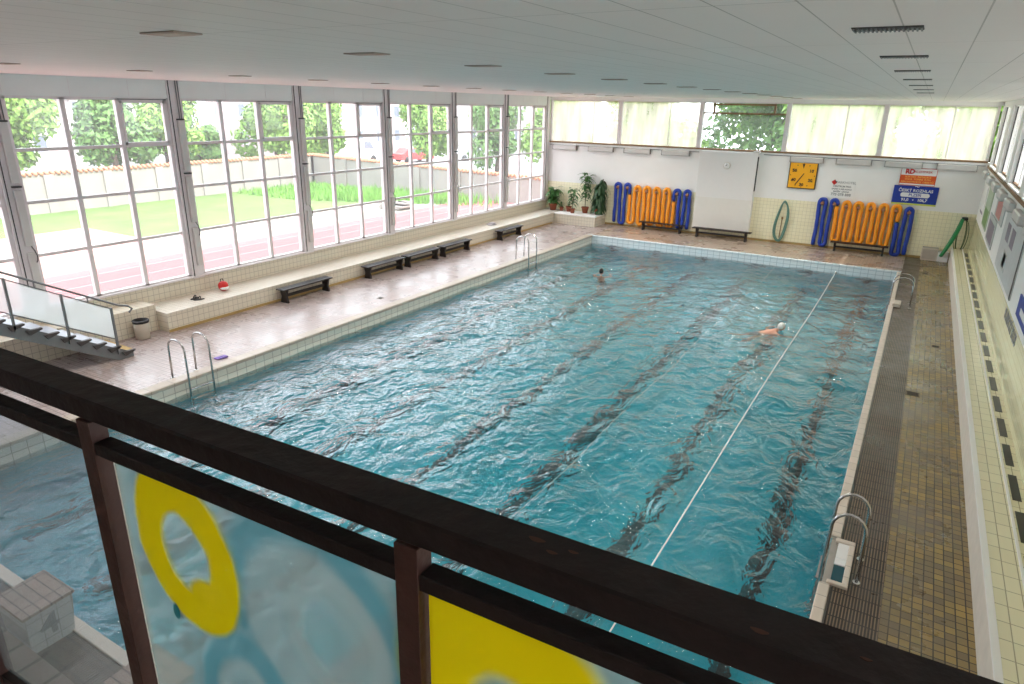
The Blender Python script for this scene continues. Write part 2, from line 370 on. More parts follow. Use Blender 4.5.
# ------------------------------------------------------------------ shell
b = MB()
b.box(-4.6, -0.14, YB, YF, -.3, 0, M_deck_l)
struct('floor', b, label='brown tiled deck left of the pool')
b = MB(); b.box(-.14, W + .12, L_ + .14, YF, -.3, 0, M_deck_far)
struct('floor', b, label='brown tiled deck beyond the pool')
b = MB(); b.box(W + .12, 12.87, YB, YF, -.3, 0, M_deck_rib)
struct('floor', b, label='dark ribbed tile strip along the right pool edge')
b = MB(); b.box(12.87, 13.8, YB, YF, -.3, 0, M_deck_y)
struct('floor', b, label='ochre tiled walkway right of the pool')
b = MB(); b.box(-.14, W + .12, YB, -1.05, -.3, 0, M_deck_far)
struct('floor', b, label='brown tiled deck at the near end')
b = MB(); b.box(-4.6, XR + 2.3, YB, YF + .4, H, H + .3, M_ceiling)  # right end runs on outside as an unseen overhang added to stop the sun
struct('ceiling', b)
# pool basin
ZB = -2.1
b = MB()
b.box(-.14, W + .12, -.2, L_ + .14, ZB - .2, ZB, M_poolfloor)
b.box(-.14, 0, -.2, L_ + .14, ZB, -.55, M_poolside_y); b.box(W, W + .12, -.2, L_ + .14, ZB, -.55, M_poolside_y)
b.box(0, W, L_, L_ + .14, ZB, -.55, M_poolside); b.box(0, W, -.3, -.12, ZB, -.55, M_poolside)
b.box(-.14, 0, -.2, L_ + .14, -.55, -.04, M_poolwall_y); b.box(W, W + .12, -.2, L_ + .14, -.55, -.04, M_poolwall_y)
b.box(0, W, L_, L_ + .14, -.55, -.02, M_poolwall); b.box(0, W, -.3, -.12, -.55, -.04, M_poolwall)
struct('pool_basin', b, label='turquoise tiled swimming pool basin')
b = MB(); b.box(-.26, 0.03, -.05, L_, -.04, .035, M_coping, .012)
struct('trim_1', b, label='stone coping along the left pool edge')
b = MB(); b.box(W - .03, W + .1, -.05, 5.03, -.04, .03, M_pool_edge, .012); b.box(W - .03, W + .1, 6.16, L_, -.04, .03, M_pool_edge, .012)
struct('trim_2', b, label='pale coping along the right pool edge')
b = MB(); b.box(-.26, W + .1, L_, L_ + .16, -.04, .03, M_poolwall, .012)
struct('trim_3', b, label='white tile coping at the far pool edge')
for k in range(6):
    x = 1.03 + 2.045 * k
    b = MB(); b.box(x - .14, x + .14, 1.0, 23.6, ZB + .001, ZB + .006); b.box(x - .5, x + .5, 23.6, 23.88, ZB + .001, ZB + .006)
    b.box(x - .14, x + .14, L_ - .006, L_ - .001, -1.3, -.36); b.box(x - .4, x + .4, L_ - .006, L_ - .001, -.85, -.6)
    o = b.build('lane_line', M_lane); tag(o, ['black lane line nearest the windows on the pool floor', 'second black lane line from the windows', 'third black lane line from the windows', 'black lane line under the swimmer nearer the middle, third from right wall', 'second black lane line from the right pool edge', 'black lane line nearest the right pool edge'][k], 'lane line', kind='structure')
# water surface with real waves
def wave(x, y):
    v = Vector((x, y, 0))
    h = noise.noise(Vector((x * .9 + y * .35, y * .8 - x * .2, 1.3))) * .045
    h += noise.noise(Vector((x * 2.1 - y * .6, y * 1.7 + x * .5, 7.7))) * .032
    return h
nx, ny = 150, 310
vs = []; fs = []
for j in range(ny + 1):
    for i in range(nx + 1):
        x = W * i / nx; y = -.12 + (L_ + .12) * j / ny; vs.append((x, y, ZW + wave(x, y)))
for j in range(ny):
    for i in range(nx):
        a = j * (nx + 1) + i; fs.append((a, a + 1, a + nx + 2, a + nx + 1))
b = MB(); b.add(vs, fs, M_water, True)
tag(b.build('pool_water', recalc=False), 'rippling turquoise water filling the swimming pool', 'water', kind='stuff')

# near end: grooved starting platform behind the pool edge
b = MB(); b.box(-.14, W + .12, -.25, -.11, -.04, .03, M_pool_edge, .012); b.box(-.14, W + .12, -1.05, -.66, -.3, .05, M_pool_edge, .01)
b.box(-.14, W + .12, -.66, -.25, -.3, 0, M_deck_rib)
struct('trim_4', b, label='grooved starting platform with pale kerbs at the near pool end')

# left wall: low tiled wall, ledge, fascia
b = MB(); b.box(XL - .25, XL, YB, YF, -.3, .93, M_wt_l); b.box(XL - .25, XL + .06, YB, YF, .93, .975, M_frame)
struct('wall_left', b, label='cream tiled parapet wall under the left windows')
b = MB(); b.box(XL - .2, XL + .02, YB, YF, 5.52, H, M_fascia)
for k in range(26): b.box(XL + .02, XL + .024, .34 + k * 1.337 - 6.68, .348 + k * 1.337 - 6.68, 5.54, H, M_frame)
struct('trim_5', b, label='pale fascia panels above the left windows')
b = MB(); b.box(XL, -3.08, 6.45, YF, 0, .46, M_wt_l); b.box(XL, -3.06, 6.44, YF, .46, .50, M_wt_l2)
b.box(-3.08, -.85, YF - 1.3, YF, 0, .46, M_wt_lx); b.box(-3.06, -.85, YF - 1.32, YF, .46, .50, M_white)
b.box(XL, -3.5, YB, 6.44, 0, .66, M_wt_l)
b.box(-3.08, -3.07, 6.45, 27, 0, .07, M_ochre)
struct('trim_6', b, label='cream tiled heating ledge running under the left windows')

# window bays on the left
M_dark = mat('dark gasket', (.05, .045, .045), .6)
def left_bay(k):
    y0 = .338 + 4.0126 * (k)
    t = thing('window_%d' % (k + 2), (XL, y0, 0), kind='structure')
    t['label'] = 'white framed window bay of twelve panes'
    b = MB()
    rows = [1.0, 2.16, 3.32, 4.42, 5.52]
    ys = [.02, 1.17, 2.40, 3.60]
    b.box(-.14, -.02, -.02, 3.64, .965, 1.02); b.box(-.14, -.02, -.02, 3.64, 5.46, 5.53)
    for z in rows[1:4]: b.box(-.10, -.04, .0, 3.64, z - .035, z + .035)
    for y in ys[1:3]: b.box(-.13, -.02, y - .05, y + .05, .98, 5.5)
    b.box(-.14, -.02, -.02, .06, .98, 5.5); b.box(-.14, -.02, 3.57, 3.65, .98, 5.5)
    b.build('window_frame', M_frame, t)
    b = MB(); b.box(-.09, -.01, 2.44, 3.58, 5.40, 5.46); b.box(-.09, -.01, 2.44, 3.58, 4.42, 4.50); b.box(-.09, -.01, 2.44, 2.50, 4.45, 5.45); b.box(-.09, -.01, 3.52, 3.58, 4.45, 5.45)
    b.box(-.012, -.006, 2.40, 3.62, 5.475, 5.49, M_dark)
    b.mats = [M_frame, M_dark]; b.mi = [0] * 24 + [1] * 6
    b.build('casement', M_frame, t)
    b = MB(); b.box(-.075, -.07, .03, 3.60, 1.0, 5.5); b.build('window_pane', M_pane, t)
for k in range(-2, 7): left_bay(k)
PL = []
for k in range(-1, 8):
    y = .338 + 4.0126 * k
    b = MB(); b.box(XL - .18, XL + .04, y - .36, y - .02, .9, H, M_frame); b.box(XL + .04, XL + .06, y - .32, y - .305, .95, H, M_dark)
    struct('pillar', b, label='white painted window pillar')
    if y < 0 or k == 7: continue
    t = thing('pillar_light', (XL + .04, y - .13, 0), 'three part white strip light running up the window pillar' , 'strip light', 'strip lights on the window pillars')
    PL.append((t, k))
    for z0, z1 in ((1.25, 2.28), (2.42, 3.62), (3.76, 5.0)):
        b = MB(); b.box(0, .09, -.075, .075, z0, z1, bev=.012); b.build('housing', M_housing, t)
    for z0 in (5.0, 3.67): b = MB(); b.box(-.005, .105, -.08, .085, z0, z0 + .035); b.build('clip', M_dark, t)
    b = MB(); b.tube([(.05, .03, 2.42), (.12, .05, 2.32), (.10, .09, 2.2), (.12, .07, 2.1), (.05, .05, 2.02)], .012); b.build('cable', M_dark, t)
    b = MB(); b.tube([(.03, .0, 5.03), (.03, .0, H)], .012, n=6); b.tube([(.03, .06, 5.03), (.03, .06, H)], .012, n=6); b.build('conduit', M_steel_dull, t)
names = {0: 'nearest the stairs', 1: 'beyond the waste bin', 2: 'beside the first bench', 3: 'third from the far corner', 4: 'second from the far corner', 5: 'fifth along', 6: 'closest to the far corner'}
order = ['behind the stair railing', 'above the red and white bag', 'above the first bench', 'behind the row of three benches', 'beyond the row of three benches', 'nearest the far corner']
for i, (t, k) in enumerate(PL):
    t['label'] = 'white strip light on window pillar, ' + (order[i - 1] if 0 < i <= 6 else 'leftmost, at the edge of the photo')

# far wall
b = MB()
b.box(XL - .2, XR + .3, YF, YF + .25, 1.88, 3.80, M_white); b.box(XL - .2, XR + .3, YF - .012, YF + .25, -.3, 1.88, M_wt_far)
b.box(XL - .2, XR + .3, YF, YF + .25, 5.80, H + .02, M_white)
b.box(XL, XR, YF - .022, YF - .012, 0, .09, M_ochre)
struct('wall_far', b, label='far wall, white above yellow tiles')
xm = [XL + .05, -.43, 3.40, 7.05, 10.65, XR - .06]
for i in range(5):
    x0, x1 = xm[i], xm[i + 1]
    t = thing('window_%d' % (12 + i), (x0, YF, 3.8), kind='structure'); t['label'] = 'frosted clerestory window in far wall'
    w = x1 - x0; b = MB()
    b.box(0, .09, 0, .22, 0, 2.0, M_frame); b.box(w - .09, w, 0, .22, 0, 2.0, M_frame); b.box(0, w, .05, .2, 1.95, 2.02, M_frame); b.box(0, w, -.03, .2, -.02, .05, M_rust)
    if i == 2:
        b.box(.1, w - .1, .05, .16, 1.50, 1.57, M_rust); b.box(.5, .57, .05, .16, 1.57, 1.96, M_rust); b.box(w - .6, w - .53, .05, .16, 1.57, 1.96, M_rust); b.box(.5, w - .55, .05, .16, 1.87, 1.93, M_rust)
    else: b.box(w * .62, w * .62 + .025, .09, .12, .05, 1.95, M_frame)
    b.build('window_frame', None, t)
    b = MB(); b.box(.1, w - .1, .10, .106, .05, 1.96); b.build('window_pane', M_frost if i != 2 else M_pane, t)

# right wall
b = MB()
b.box(XR, XR + .3, YB, YF, -.3, 1.72, M_wt_r); b.box(XR + .002, XR + .3, YB, YF, 1.72, 3.62, M_white)
b.box(XR + .0, XR + .3, YB, YF, 5.80, H + .02, M_white); b.box(XR - .05, XR + .3, YB, YF, 3.62, 3.70, M_rust)
struct('wall_right', b, label='right wall, white above glossy yellow tiles')
for i in range(9):
    y1 = YF - .3 - 3.9 * i; y0 = y1 - 3.9
    t = thing('window_%d' % (17 + i), (XR, y0, 3.70), kind='structure'); t['label'] = 'clerestory window high in the right wall'
    b = MB(); b.box(0.0, .28, 0, .9, 0, 2.1, M_white); b.box(.06, .26, .9, .98, 0, 2.1, M_white); b.box(.05, .09, .87, .905, 0, 2.1, M_dark); b.box(.1, .26, 2.35, 2.5, 0, 2.1, M_white); b.box(.1, .25, 3.84, 3.9, 0, 2.1, M_white); b.box(.09, .12, 3.80, 3.84, 0, 2.1, M_dark); b.box(.1, .16, .98, 3.84, .04, .08, M_rust)
    b.box(.05, .27, .9, 3.9, 2.05, 2.1, M_white); b.box(-.02, .28, .9, 3.9, 0, .04, M_white)
    b.build('window_frame', None, t)
    b = MB(); b.box(.17, .176, .95, 3.85, .03, 2.06); b.build('window_pane', M_pane, t)
b = MB(); b.box(XR, XR + .28, YF - .3, YF, 3.7, H, M_white); struct('trim_7', b, label='white corner pier at the far right')
# right ledge with plinth, dashes
b = MB(); b.box(13.8, 13.83, YB, YF, 0, .53, M_plinth); b.box(13.83, XR, YB, YF, 0, .53, M_plinth); b.box(13.79, 13.86, YB, YF, .53, .56, M_white); b.box(13.86, XR, YB, YF, .53, .553, M_wt_r2)
b.box(14.155, 14.185, YB, YF, .553, .572, M_white)
struct('trim_8', b, label='yellow tiled ledge along the right wall')
b = MB(); y = -4.83
while y < 27.6:
    b.box(14.215, 14.320, y, y + .80, .553, .558); y += 1.12
tag(b.build('trim_9', M_dash), 'row of black dash tiles along the right ledge', kind='structure')
# wall behind the camera, balcony slab
b = MB(); b.box(XL - .25, XR + .3, YB - .25, YB, -.3, H + .02, M_white); struct('wall_back', b)
b = MB(); b.box(-.9, XR, YB, -2.15, 3.60, 3.74, M_deck_far); struct('floor', b, label='spectator balcony floor behind the railing')

# ------------------------------------------------------------------ spectator railing near the camera
a0 = .036
t = thing('balcony_railing', (11.3, -2.178, 3.74), 'dark brown steel railing with painted glass panels in the foreground', 'railing', rz=math.atan(a0))
b = MB(); b.box(-12.2, 3.0, -.077, 0, 4.902 - 3.74, 4.95 - 3.74, bev=.004); b.build('top_rail', M_rail, t)
posts = [-1.10, -.308, .500, 1.30, 2.10] + [-1.90 - .8 * k for k in range(13)]; posts.sort(); P0 = 13
for i in range(len(posts) - 1):
    b = MB(); b.box(posts[i] + .022, posts[i + 1] - .022, -.079, -.042, 4.828 - 3.74, 4.857 - 3.74, bev=.002); b.build('second_rail', M_rail, t)
    b = MB(); b.box(posts[i] + .022, posts[i + 1] - .022, -.078, -.05, .08, .11, bev=.002); b.build('bottom_rail', M_rail, t)
for i, x in enumerate(posts):
    b = MB(); b.box(x - .021, x + .022, -.0815, -.045, 0, 4.902 - 3.74, bev=.0015); p = b.build('post', M_post, t)
    b = MB(); b.ell((x + .027, -.055, 4.845 - 3.74), (.006, .008, .008), n=10, rings=6); b.build('bolt', M_steel_dull, p)
for cx_, cy_, w_ in ((.690, -.030, .012), (.720, -.045, .008), (.745, -.030, .007), (.99, -.055, .01), (1.10, -.04, .006)):
    b = MB(); b.prism([(cx_ + w_ * math.cos(a) * (1 + .3 * math.sin(3 * a)), cy_ + .4 * w_ * math.sin(a)) for a in [k * math.pi / 5 for k in range(10)]], 4.95 - 3.74, 4.9506 - 3.74); b.build('rust_chip', M_rust_spot, t)
def graffiti_mat():
    m, nt, out = new_mat('painted glass'); L = nt.links.new
    tc = N(nt, 'ShaderNodeTexCoord'); nz = N(nt, 'ShaderNodeTexNoise', i_Scale=7.0, i_Detail=4.0); L(tc.outputs['Object'], nz.inputs['Vector'])
    # wobble the coordinates a little
    sub = N(nt, 'ShaderNodeVectorMath', operation='SUBTRACT'); sub.inputs[1].default_value = (.5, .5, .5); L(nz.outputs['Color'], sub.inputs[0])
    sc = N(nt, 'ShaderNodeVectorMath', operation='SCALE'); sc.inputs['Scale'].default_value = .03; L(sub.outputs[0], sc.inputs[0])
    ad = N(nt, 'ShaderNodeVectorMath', operation='ADD'); L(tc.outputs['Object'], ad.inputs[0]); L(sc.outputs[0], ad.inputs[1])
    def ring(cx, cz, rx, rz, rot, width, soft=.03, disc=False):
        mp = N(nt, 'ShaderNodeMapping', vector_type='TEXTURE')
        mp.inputs['Location'].default_value = (cx, 0, cz); mp.inputs['Rotation'].default_value = (0, rot, 0); mp.inputs['Scale'].default_value = (rx, 1000, rz)
        L(ad.outputs[0], mp.inputs[0]); ln = N(nt, 'ShaderNodeVectorMath', operation='LENGTH'); L(mp.outputs[0], ln.inputs[0])
        s = N(nt, 'ShaderNodeMath', operation='SUBTRACT'); s.inputs[1].default_value = 0 if disc else 1; L(ln.outputs['Value'], s.inputs[0])
        ab = N(nt, 'ShaderNodeMath', operation='ABSOLUTE'); L(s.outputs[0], ab.inputs[0])
        mr = N(nt, 'ShaderNodeMapRange', interpolation_type='SMOOTHSTEP'); mr.inputs['From Min'].default_value = width; mr.inputs['From Max'].default_value = width + soft
        mr.inputs['To Min'].default_value = 1; mr.inputs['To Max'].default_value = 0; L(ab.outputs[0], mr.inputs[0]); return mr.outputs[0]
    col = N(nt, 'ShaderNodeRGB'); col.outputs[0].default_value = (.62, .72, .72, 1); src = col.outputs[0]
    al = None
    def over(mask, rgb, alpha):
        nonlocal src, al
        mx = N(nt, 'ShaderNodeMix', data_type='RGBA'); mx.inputs[7].default_value = c4(rgb); L(mask, mx.inputs[0]); L(src, mx.inputs[6]); src = mx.outputs[2]
        if al is None: base = None
        f = N(nt, 'ShaderNodeMix', data_type='FLOAT'); f.inputs[3].default_value = alpha
        if al is None: f.inputs[2].default_value = .34
        else: L(al, f.inputs[2])
        L(mask, f.inputs[0]); al = f.outputs[0]
    for r in RINGS: over(ring(*r[0]), r[1], r[2])
    df = N(nt, 'ShaderNodeBsdfDiffuse'); tl = N(nt, 'ShaderNodeBsdfTranslucent'); L(src, df.inputs[0]); L(src, tl.inputs[0])
    mp = N(nt, 'ShaderNodeMixShader', i_Fac=.5); L(df.outputs[0], mp.inputs[1]); L(tl.outputs[0], mp.inputs[2])
    tr = N(nt, 'ShaderNodeBsdfTransparent'); tr.inputs[0].default_value = (.86, .92, .93, 1)
    ms = N(nt, 'ShaderNodeMixShader'); L(al, ms.inputs[0]); L(tr.outputs[0], ms.inputs[1]); L(mp.outputs[0], ms.inputs[2])
    L(ms.outputs[0], out.inputs[0]); return m
YEL = (.98, .84, .01); LB = (.25, .52, .60); WH = (.62, .70, .70)
RINGS = [  # (cx, cz, rx, rz, tilt, half width, softness), colour, opacity  (panel coordinates, metres)
    ((.290, .885, .150, .165, -.30, .30, .45), WH, .50),
    ((.270, .870, .200, .230, -.35, .06, .20), LB, .60),
    ((.330, .890, .100, .115, -.30, .06, .30), WH, .60),
    ((.060, .590, .090, .150, .2, .22, .35), WH, .50),
    ((.060, .590, .110, .170, .2, .10, .22), LB, .60),
    ((-.062, .925, .105, .138, -.28, .30, .14), YEL, .93),
    ((-.010, .845, .050, .035, 0, .8, .5, True), YEL, .9),
    ((-.128, .757, .012, .020, 0, .8, .5, True), (.02, .20, .20), .8),
    ((.660, .930, .120, .115, -.3, .42, .35), YEL, .95),
    ((.560, 1.03, .07, .08, 0, .9, .3, True), YEL, .93),
]
M_graf = graffiti_mat()
for i in range(len(posts) - 1):
    b = MB(); x0 = posts[i] + (.06 if i == P0 + 1 else .03); b.box(x0, posts[i + 1] - .026, -.066, -.060, .13, 4.83 - 3.74)
    o = b.build('glass_panel', M_graf if i in (P0 + 1, P0 + 2) else M_dustyglass, t)
    o['label'] = {P0 + 1: 'glass panel sprayed with a yellow ring and pale blue shapes', P0 + 2: 'glass panel sprayed yellow with a blue grey middle'}.get(i, 'plain dusty glass panel')
    if i == P0 + 1:
        b = MB(); b.box(x0 - .003, x0, -.067, -.059, .13, 4.83 - 3.74); b.build('glass_edge', mat('glass edge', (.75, .72, .62), .3), o)

# ------------------------------------------------------------------ starting blocks
def block(num, x, label):
    t = thing('starting_block', (x, -.42, 0), label, 'starting block')
    b = MB(); s = .29
    vs = [(-s + .04, -.22, 0), (s - .04, -.22, 0), (s - .04, .20, 0), (-s + .04, .20, 0), (-s, -.24, .47), (s, -.24, .47), (s, .24, .50), (-s, .24, .50)]
    b.add(vs, [(3, 2, 1, 0), (4, 5, 6, 7), (0, 1, 5, 4), (1, 2, 6, 5), (2, 3, 7, 6), (3, 0, 4, 7)], M_block); b.build('body', None, t)
    b = MB(); vs2 = [(-s - .015, -.255, .47), (s + .015, -.255, .47), (s + .015, .255, .50), (-s - .015, .255, .50)]
    b.add([(x_, y_, z_ + d) for d in (0, .035) for x_, y_, z_ in vs2], [(3, 2, 1, 0), (4, 5, 6, 7), (0, 1, 5, 4), (1, 2, 6, 5), (2, 3, 7, 6), (3, 0, 4, 7)], M_blocktop); b.build('top', None, t)
    b = MB(); text_into(b, num, .36, (s - .012, -.02, .26), (0, 1, 0), (.06, 0, 1), M_grayprint, .004, bold=.008); b.build('numeral', None, t)
block('4', 5.05, 'tiled starting block numbered 4 seen through the plain glass at lower left')
block('3', 7.12, 'tiled starting block whose top corner shows right beside the brown railing post')

# ------------------------------------------------------------------ ladders
def ladder(name, x, y0, y1, sgn, label, outl=.45, ht=.92):
    """sgn -1: left edge (feet on the deck at smaller x), +1: right edge"""
    t = thing(name, (x, (y0 + y1) / 2, 0), label, 'pool ladder', 'steel pool ladders'); w = (y1 - y0) / 2
    for s in (-1, 1):
        pts = [(sgn * outl, s * w, 0), (sgn * (outl - .01), s * w, ht * .72)]
        for k in range(9):
            a = math.pi * k / 8; cx = sgn * (outl / 2 - .05); rr = outl / 2 + .04
            pts.append((cx + sgn * rr * math.cos(a), s * w, ht * .76 + .20 * math.sin(a)))
        pts += [(-sgn * .10, s * w, .2), (-sgn * .10, s * w, -1.1)]
        b = MB(); b.tube(pts, .021, n=10); b.build('rail', M_steel, t)
        b = MB(); b.lathe([(.05, 0), (.05, .012), (.028, .02)], (sgn * outl, s * w, 0), n=14); b.build('foot_flange', M_steel, t)
    for z in (-.12, -.42, -.72, -1.0):
        b = MB(); b.box(-sgn * .12 - .035, -sgn * .12 + .035, -w, w, z - .012, z + .012, bev=.005); b.build('step', M_steel, t)
    return t
ladder('pool_ladder', 0.12, 4.70, 5.25, -1, 'steel pool ladder with tall hooped rails near the stairs', ht=.92)
ladder('pool_ladder', 0.12, 18.8, 19.4, -1, 'steel pool ladder on the window side near the far end')
ladder('pool_ladder', W + .07, 19.75, 20.35, 1, 'steel pool ladder at the far right pool edge')
ladder('pool_ladder', W + .07, 5.27, 5.80, 1, 'steel pool ladder at the near right pool edge beside the overflow inlet', outl=.30)
# overflow inlets beside the right ladders
def inlet(y, label):
    t = thing('overflow_inlet', (W + .02, y, 0), label, 'overflow inlet')
    b = MB(); b.box(.03, .27, -.56, -.49, -.02, .045, bev=.01); b.box(.03, .27, .42, .50, -.02, .045, bev=.01); b.box(.20, .27, -.49, .42, -.02, .045, bev=.01); b.build('rim', M_pool_edge, t)
    b = MB(); b.box(.07, .20, .06, .42, .002, .02, bev=.004); b.box(.07, .20, -.09, .05, .002, .02, bev=.004); b.build('lid', M_signwhite, t)
    b = MB(); b.box(.07, .20, -.49, -.10, .001, .006); b.build('well', mat('dark teal well', (.01, .07, .09), .1), t)
inlet(5.60, 'white rimmed overflow inlet in the deck beside the near right ladder')
t = thing('ladder_footing', (W + .16, 19.9, 0), 'small pale footing block at the far right ladder', 'footing'); b = MB(); b.box(-.1, .12, -.25, .25, 0, .12, bev=.02); b.build('block', M_pool_edge, t)

# ------------------------------------------------------------------ benches
def bench_master(name, length, depth, h, label, group):
    t = thing(name, (0, 0, 0), label, 'bench', group); hl = length / 2; hd = depth / 2
    for s in (-1, 1):
        b = MB(); b.box(-hl, hl, s * hd * .52 - hd * .44, s * hd * .52 + hd * .44, h - .04, h, bev=.006); b.build('seat_plank', M_wood_dark, t)
        b = MB(); x = s * (hl - .16); b.prism([(-hd * .9, h - .04), (hd * .9, h - .04), (hd * .6, h * .45), (hd * .85, 0), (-hd * .85, 0), (-hd * .6, h * .45)], x - .03, x + .03, None, 'x'); b.build('leg', M_wood_dark, t)
    b = MB(); b.box(-hl + .16, hl - .16, -.02, .02, h * .38, h * .38 + .08); b.build('stretcher', M_wood_dark, t)
    return t
b0 = bench_master('bench', 1.92, .34, .42, 'x', None)
left = [(10.7, 'dark wooden bench standing alone nearest the red and white bag'), (14.2, 'dark wooden bench, nearest of the row of three under the windows'), (16.25, 'dark wooden bench, middle of the row of three under the windows'), (18.35, 'dark wooden bench, farthest of the row of three under the windows'), (22.45, 'dark wooden bench under the far left windows beyond the row of three')]
for i, (y, lab) in enumerate(left):
    o = b0 if i == 0 else tree_copy(b0, (0, 0, 0))
    o.location = (-2.83, y, 0); o.rotation_euler = (0, 0, math.pi / 2); o['label'] = lab; o['group'] = 'benches along the left ledge'
for x, y, lab in ((2.2, 28.0, 'low dark bench under the left set of blue and orange floats'), (5.05, 27.75, 'dark bench standing in front of the white wall panel'), (10.6, 28.0, 'low dark bench under the right set of blue and orange floats')):
    o = tree_copy(b0, (x, y, 0), 0, lab, 'benches along the far wall'); o.scale = (1.12 if x != 5.05 else 1.35, 1, .92 if x != 5.05 else 1)

# ------------------------------------------------------------------ staircase on the left (runs down along the window wall)
ST = -.56
t = thing('staircase', (-2.25, 5.05, 0), 'steel staircase with pale open treads and frosted glass railing at far left', 'staircase')
nst = 22
for s, x in (('l', -.02), ('r', -1.12)):
    b = MB(); y1, y0 = -.12, -7.2
    b.prism([(y1 + .1, 0), (y1 + .1, .10), (y0, .10 - ST * (y1 - y0) * -1 * -1 if False else .10 + .56 * (y1 - y0)), (y0, -.12 + .56 * (y1 - y0)), (y1 - .25, 0)], x - .02, x + .02, None, 'x'); b.build('stringer', M_steel_dull, t)
for i in range(nst):
    y = -.02 - .292 * i; z = .165 + .1635 * i
    b = MB(); b.box(-1.12, -.03, y - .29, y + .02, z - .04, z, bev=.005)
    tr = b.build('tread', mat('pale stair tread', (.42, .44, .48), .4) if i else M_ochre, t)
    if i == 0: tr['label'] = 'ochre bottom tread'
    b = MB(); b.prism([(y - .26, z + .002), (y + .03, z + .002), (y + .03, z - .03), (y - .2, z - .10)], -.03, .05, None, 'x'); b.build('bracket', M_dark, tr)
rz = lambda y: .56 * (-y)
b = MB(); b.tube([(.03, .02, 1.02), (.03, .10, 1.12 - .03), (.03, .02, 1.20 - .03), (.03, -.2, rz(-.2) + 1.17 - .04), (.03, -7.0, rz(-7.0) + 1.13)], .022, n=8); b.build('handrail', M_steel_dull, t)
b = MB(); b.bar((.03, -.35, rz(-.35) + 1.0), (.03, -7, rz(-7) + 1.0), .025, .025); b.bar((.03, -.35, rz(-.35) + .30), (.03, -7, rz(-7) + .30), .025, .025); b.build('midrail', M_steel_dull, t)
for i in range(8):
    y = -.35 - .93 * i
    b = MB(); b.box(.01, .05, y - .022, y + .022, rz(y) - .05, rz(y) + 1.02); b.box(.02, .04, y - .45, y - .43, rz(y) + .0 + 1.24, rz(y) + 1.38) if i < 7 else None; b.build('baluster', M_steel_dull, t)
    if i < 7:
        b = MB(); ya, yb = y - .03, y - .90
        b.prism([(ya, rz(ya) + .32), (ya, rz(ya) + .98), (yb, rz(yb) + .98), (yb, rz(yb) + .32)], .026, .032, None, 'x'); b.build('glass_panel', M_stairglass, t)
# ------------------------------------------------------------------ small things on the left
t = thing('waste_bin', (-3.22, 5.85, 0), 'beige waste bin with a dark bag rim beside the tiled ledge', 'waste bin')
b = MB(); b.lathe([(.15, 0), (.16, .02), (.18, .42), (.17, .42), (.15, .04)], n=24); b.build('body', mat('beige bin plastic', (.42, .36, .29), .5), t)
b = MB(); b.lathe([(.178, .40), (.19, .41), (.19, .46), (.165, .47), (.16, .40)], n=24); b.build('bag_rim', M_black, t)
t = thing('swim_bag', (-3.75, 8.6, .50), 'small red and white bag on the tiled ledge', 'bag')
b = MB(); b.ell((0, 0, .14), (.15, .13, .14), n=18, rings=12); b.build('body', M_red, t)
b = MB(); b.ell((.03, 0, .10), (.14, .125, .07), n=18, rings=8); b.build('white_band', M_signwhite, t)
b = MB(); b.tube([(-.05, -.04, .25), (-.05, -.02, .33), (-.05, .04, .33), (-.05, .06, .25)], .012); b.build('handle', M_black, t)
t = thing('flip_flops', (-3.6, 7.65, .50), 'dark crumpled sandals lying on the tiled ledge', 'sandals')
for dx, r_ in ((-.09, .3), (.1, -.4)):
    b = MB(); R_ = Matrix.Rotation(r_, 3, 'Z'); pr = [(.05 * math.cos(a) + .01 * math.cos(2 * a), .14 * math.sin(a)) for a in [k * math.pi / 8 for k in range(16)]]
    b.prism([tuple((R_ @ Vector((x, y, 0)))[:2] + Vector((dx, 0, 0)).to_2d()) for x, y in pr] if False else [((R_ @ Vector((x, y, 0))).x + dx, (R_ @ Vector((x, y, 0))).y) for x, y in pr], 0, .025, M_black)
    b.tube([(dx - .05, 0, .02), (dx - .02, .04, .09), (dx + .02, .04, .09), (dx + .05, 0, .02)], .014, M_black); b.build('sandal', None, t)
t = thing('folded_cloth', (-3.63, 22.25, .50), 'small pale folded cloth on the ledge beyond the benches', 'cloth')
b = MB(); b.box(-.15, .15, -.2, .2, 0, .05, bev=.02); b.box(-.1, .12, -.14, .15, .05, .10, bev=.02); b.build('cloth', mat('pale cloth', (.45, .42, .45), .9, bump=.5), t)
b = MB()
for k in range(3): b.box(-.09 + .035 * k, .07 + .02 * k, -.11 + .06 * k, .0 + .07 * k, .0, .03 + .01 * k, mat('purple cloth', (.20, .14, .42), .8, bump=.4), .014)
o = b.build('purple_cloth', None, None, (-.52, 5.98, 0)); tag(o, 'small purple cloth lying on the deck beside the near left ladder', 'cloth')
# deck drains
def drain(x, y, lab, s=.11):
    t = thing('floor_drain', (x, y, 0), lab, 'drain', 'floor drains')
    b = MB(); b.box(-s, s, -s, s, 0, .006); b.build('frame', mat('brass drain', (.16, .11, .06), .5, .4), t)
    b = MB()
    for k in range(5): b.box(-s * .8, s * .8, -s * .75 + k * s * .34, -s * .6 + k * s * .34, .006, .010)
    b.build('grate', M_black, t)
drain(13.0, 12.45, 'floor drain on the right walkway nearest the camera', .13); drain(13.4, 16.2, 'small floor drain on the right walkway, middle one', .09); drain(13.05, 25.4, 'floor drain at the far right deck corner', .1)
drain(-.9, 11.8, 'floor drain on the left deck opposite the lone bench', .08); drain(-1.43, 25.1, 'floor drain on the far left deck near the planter', .09)

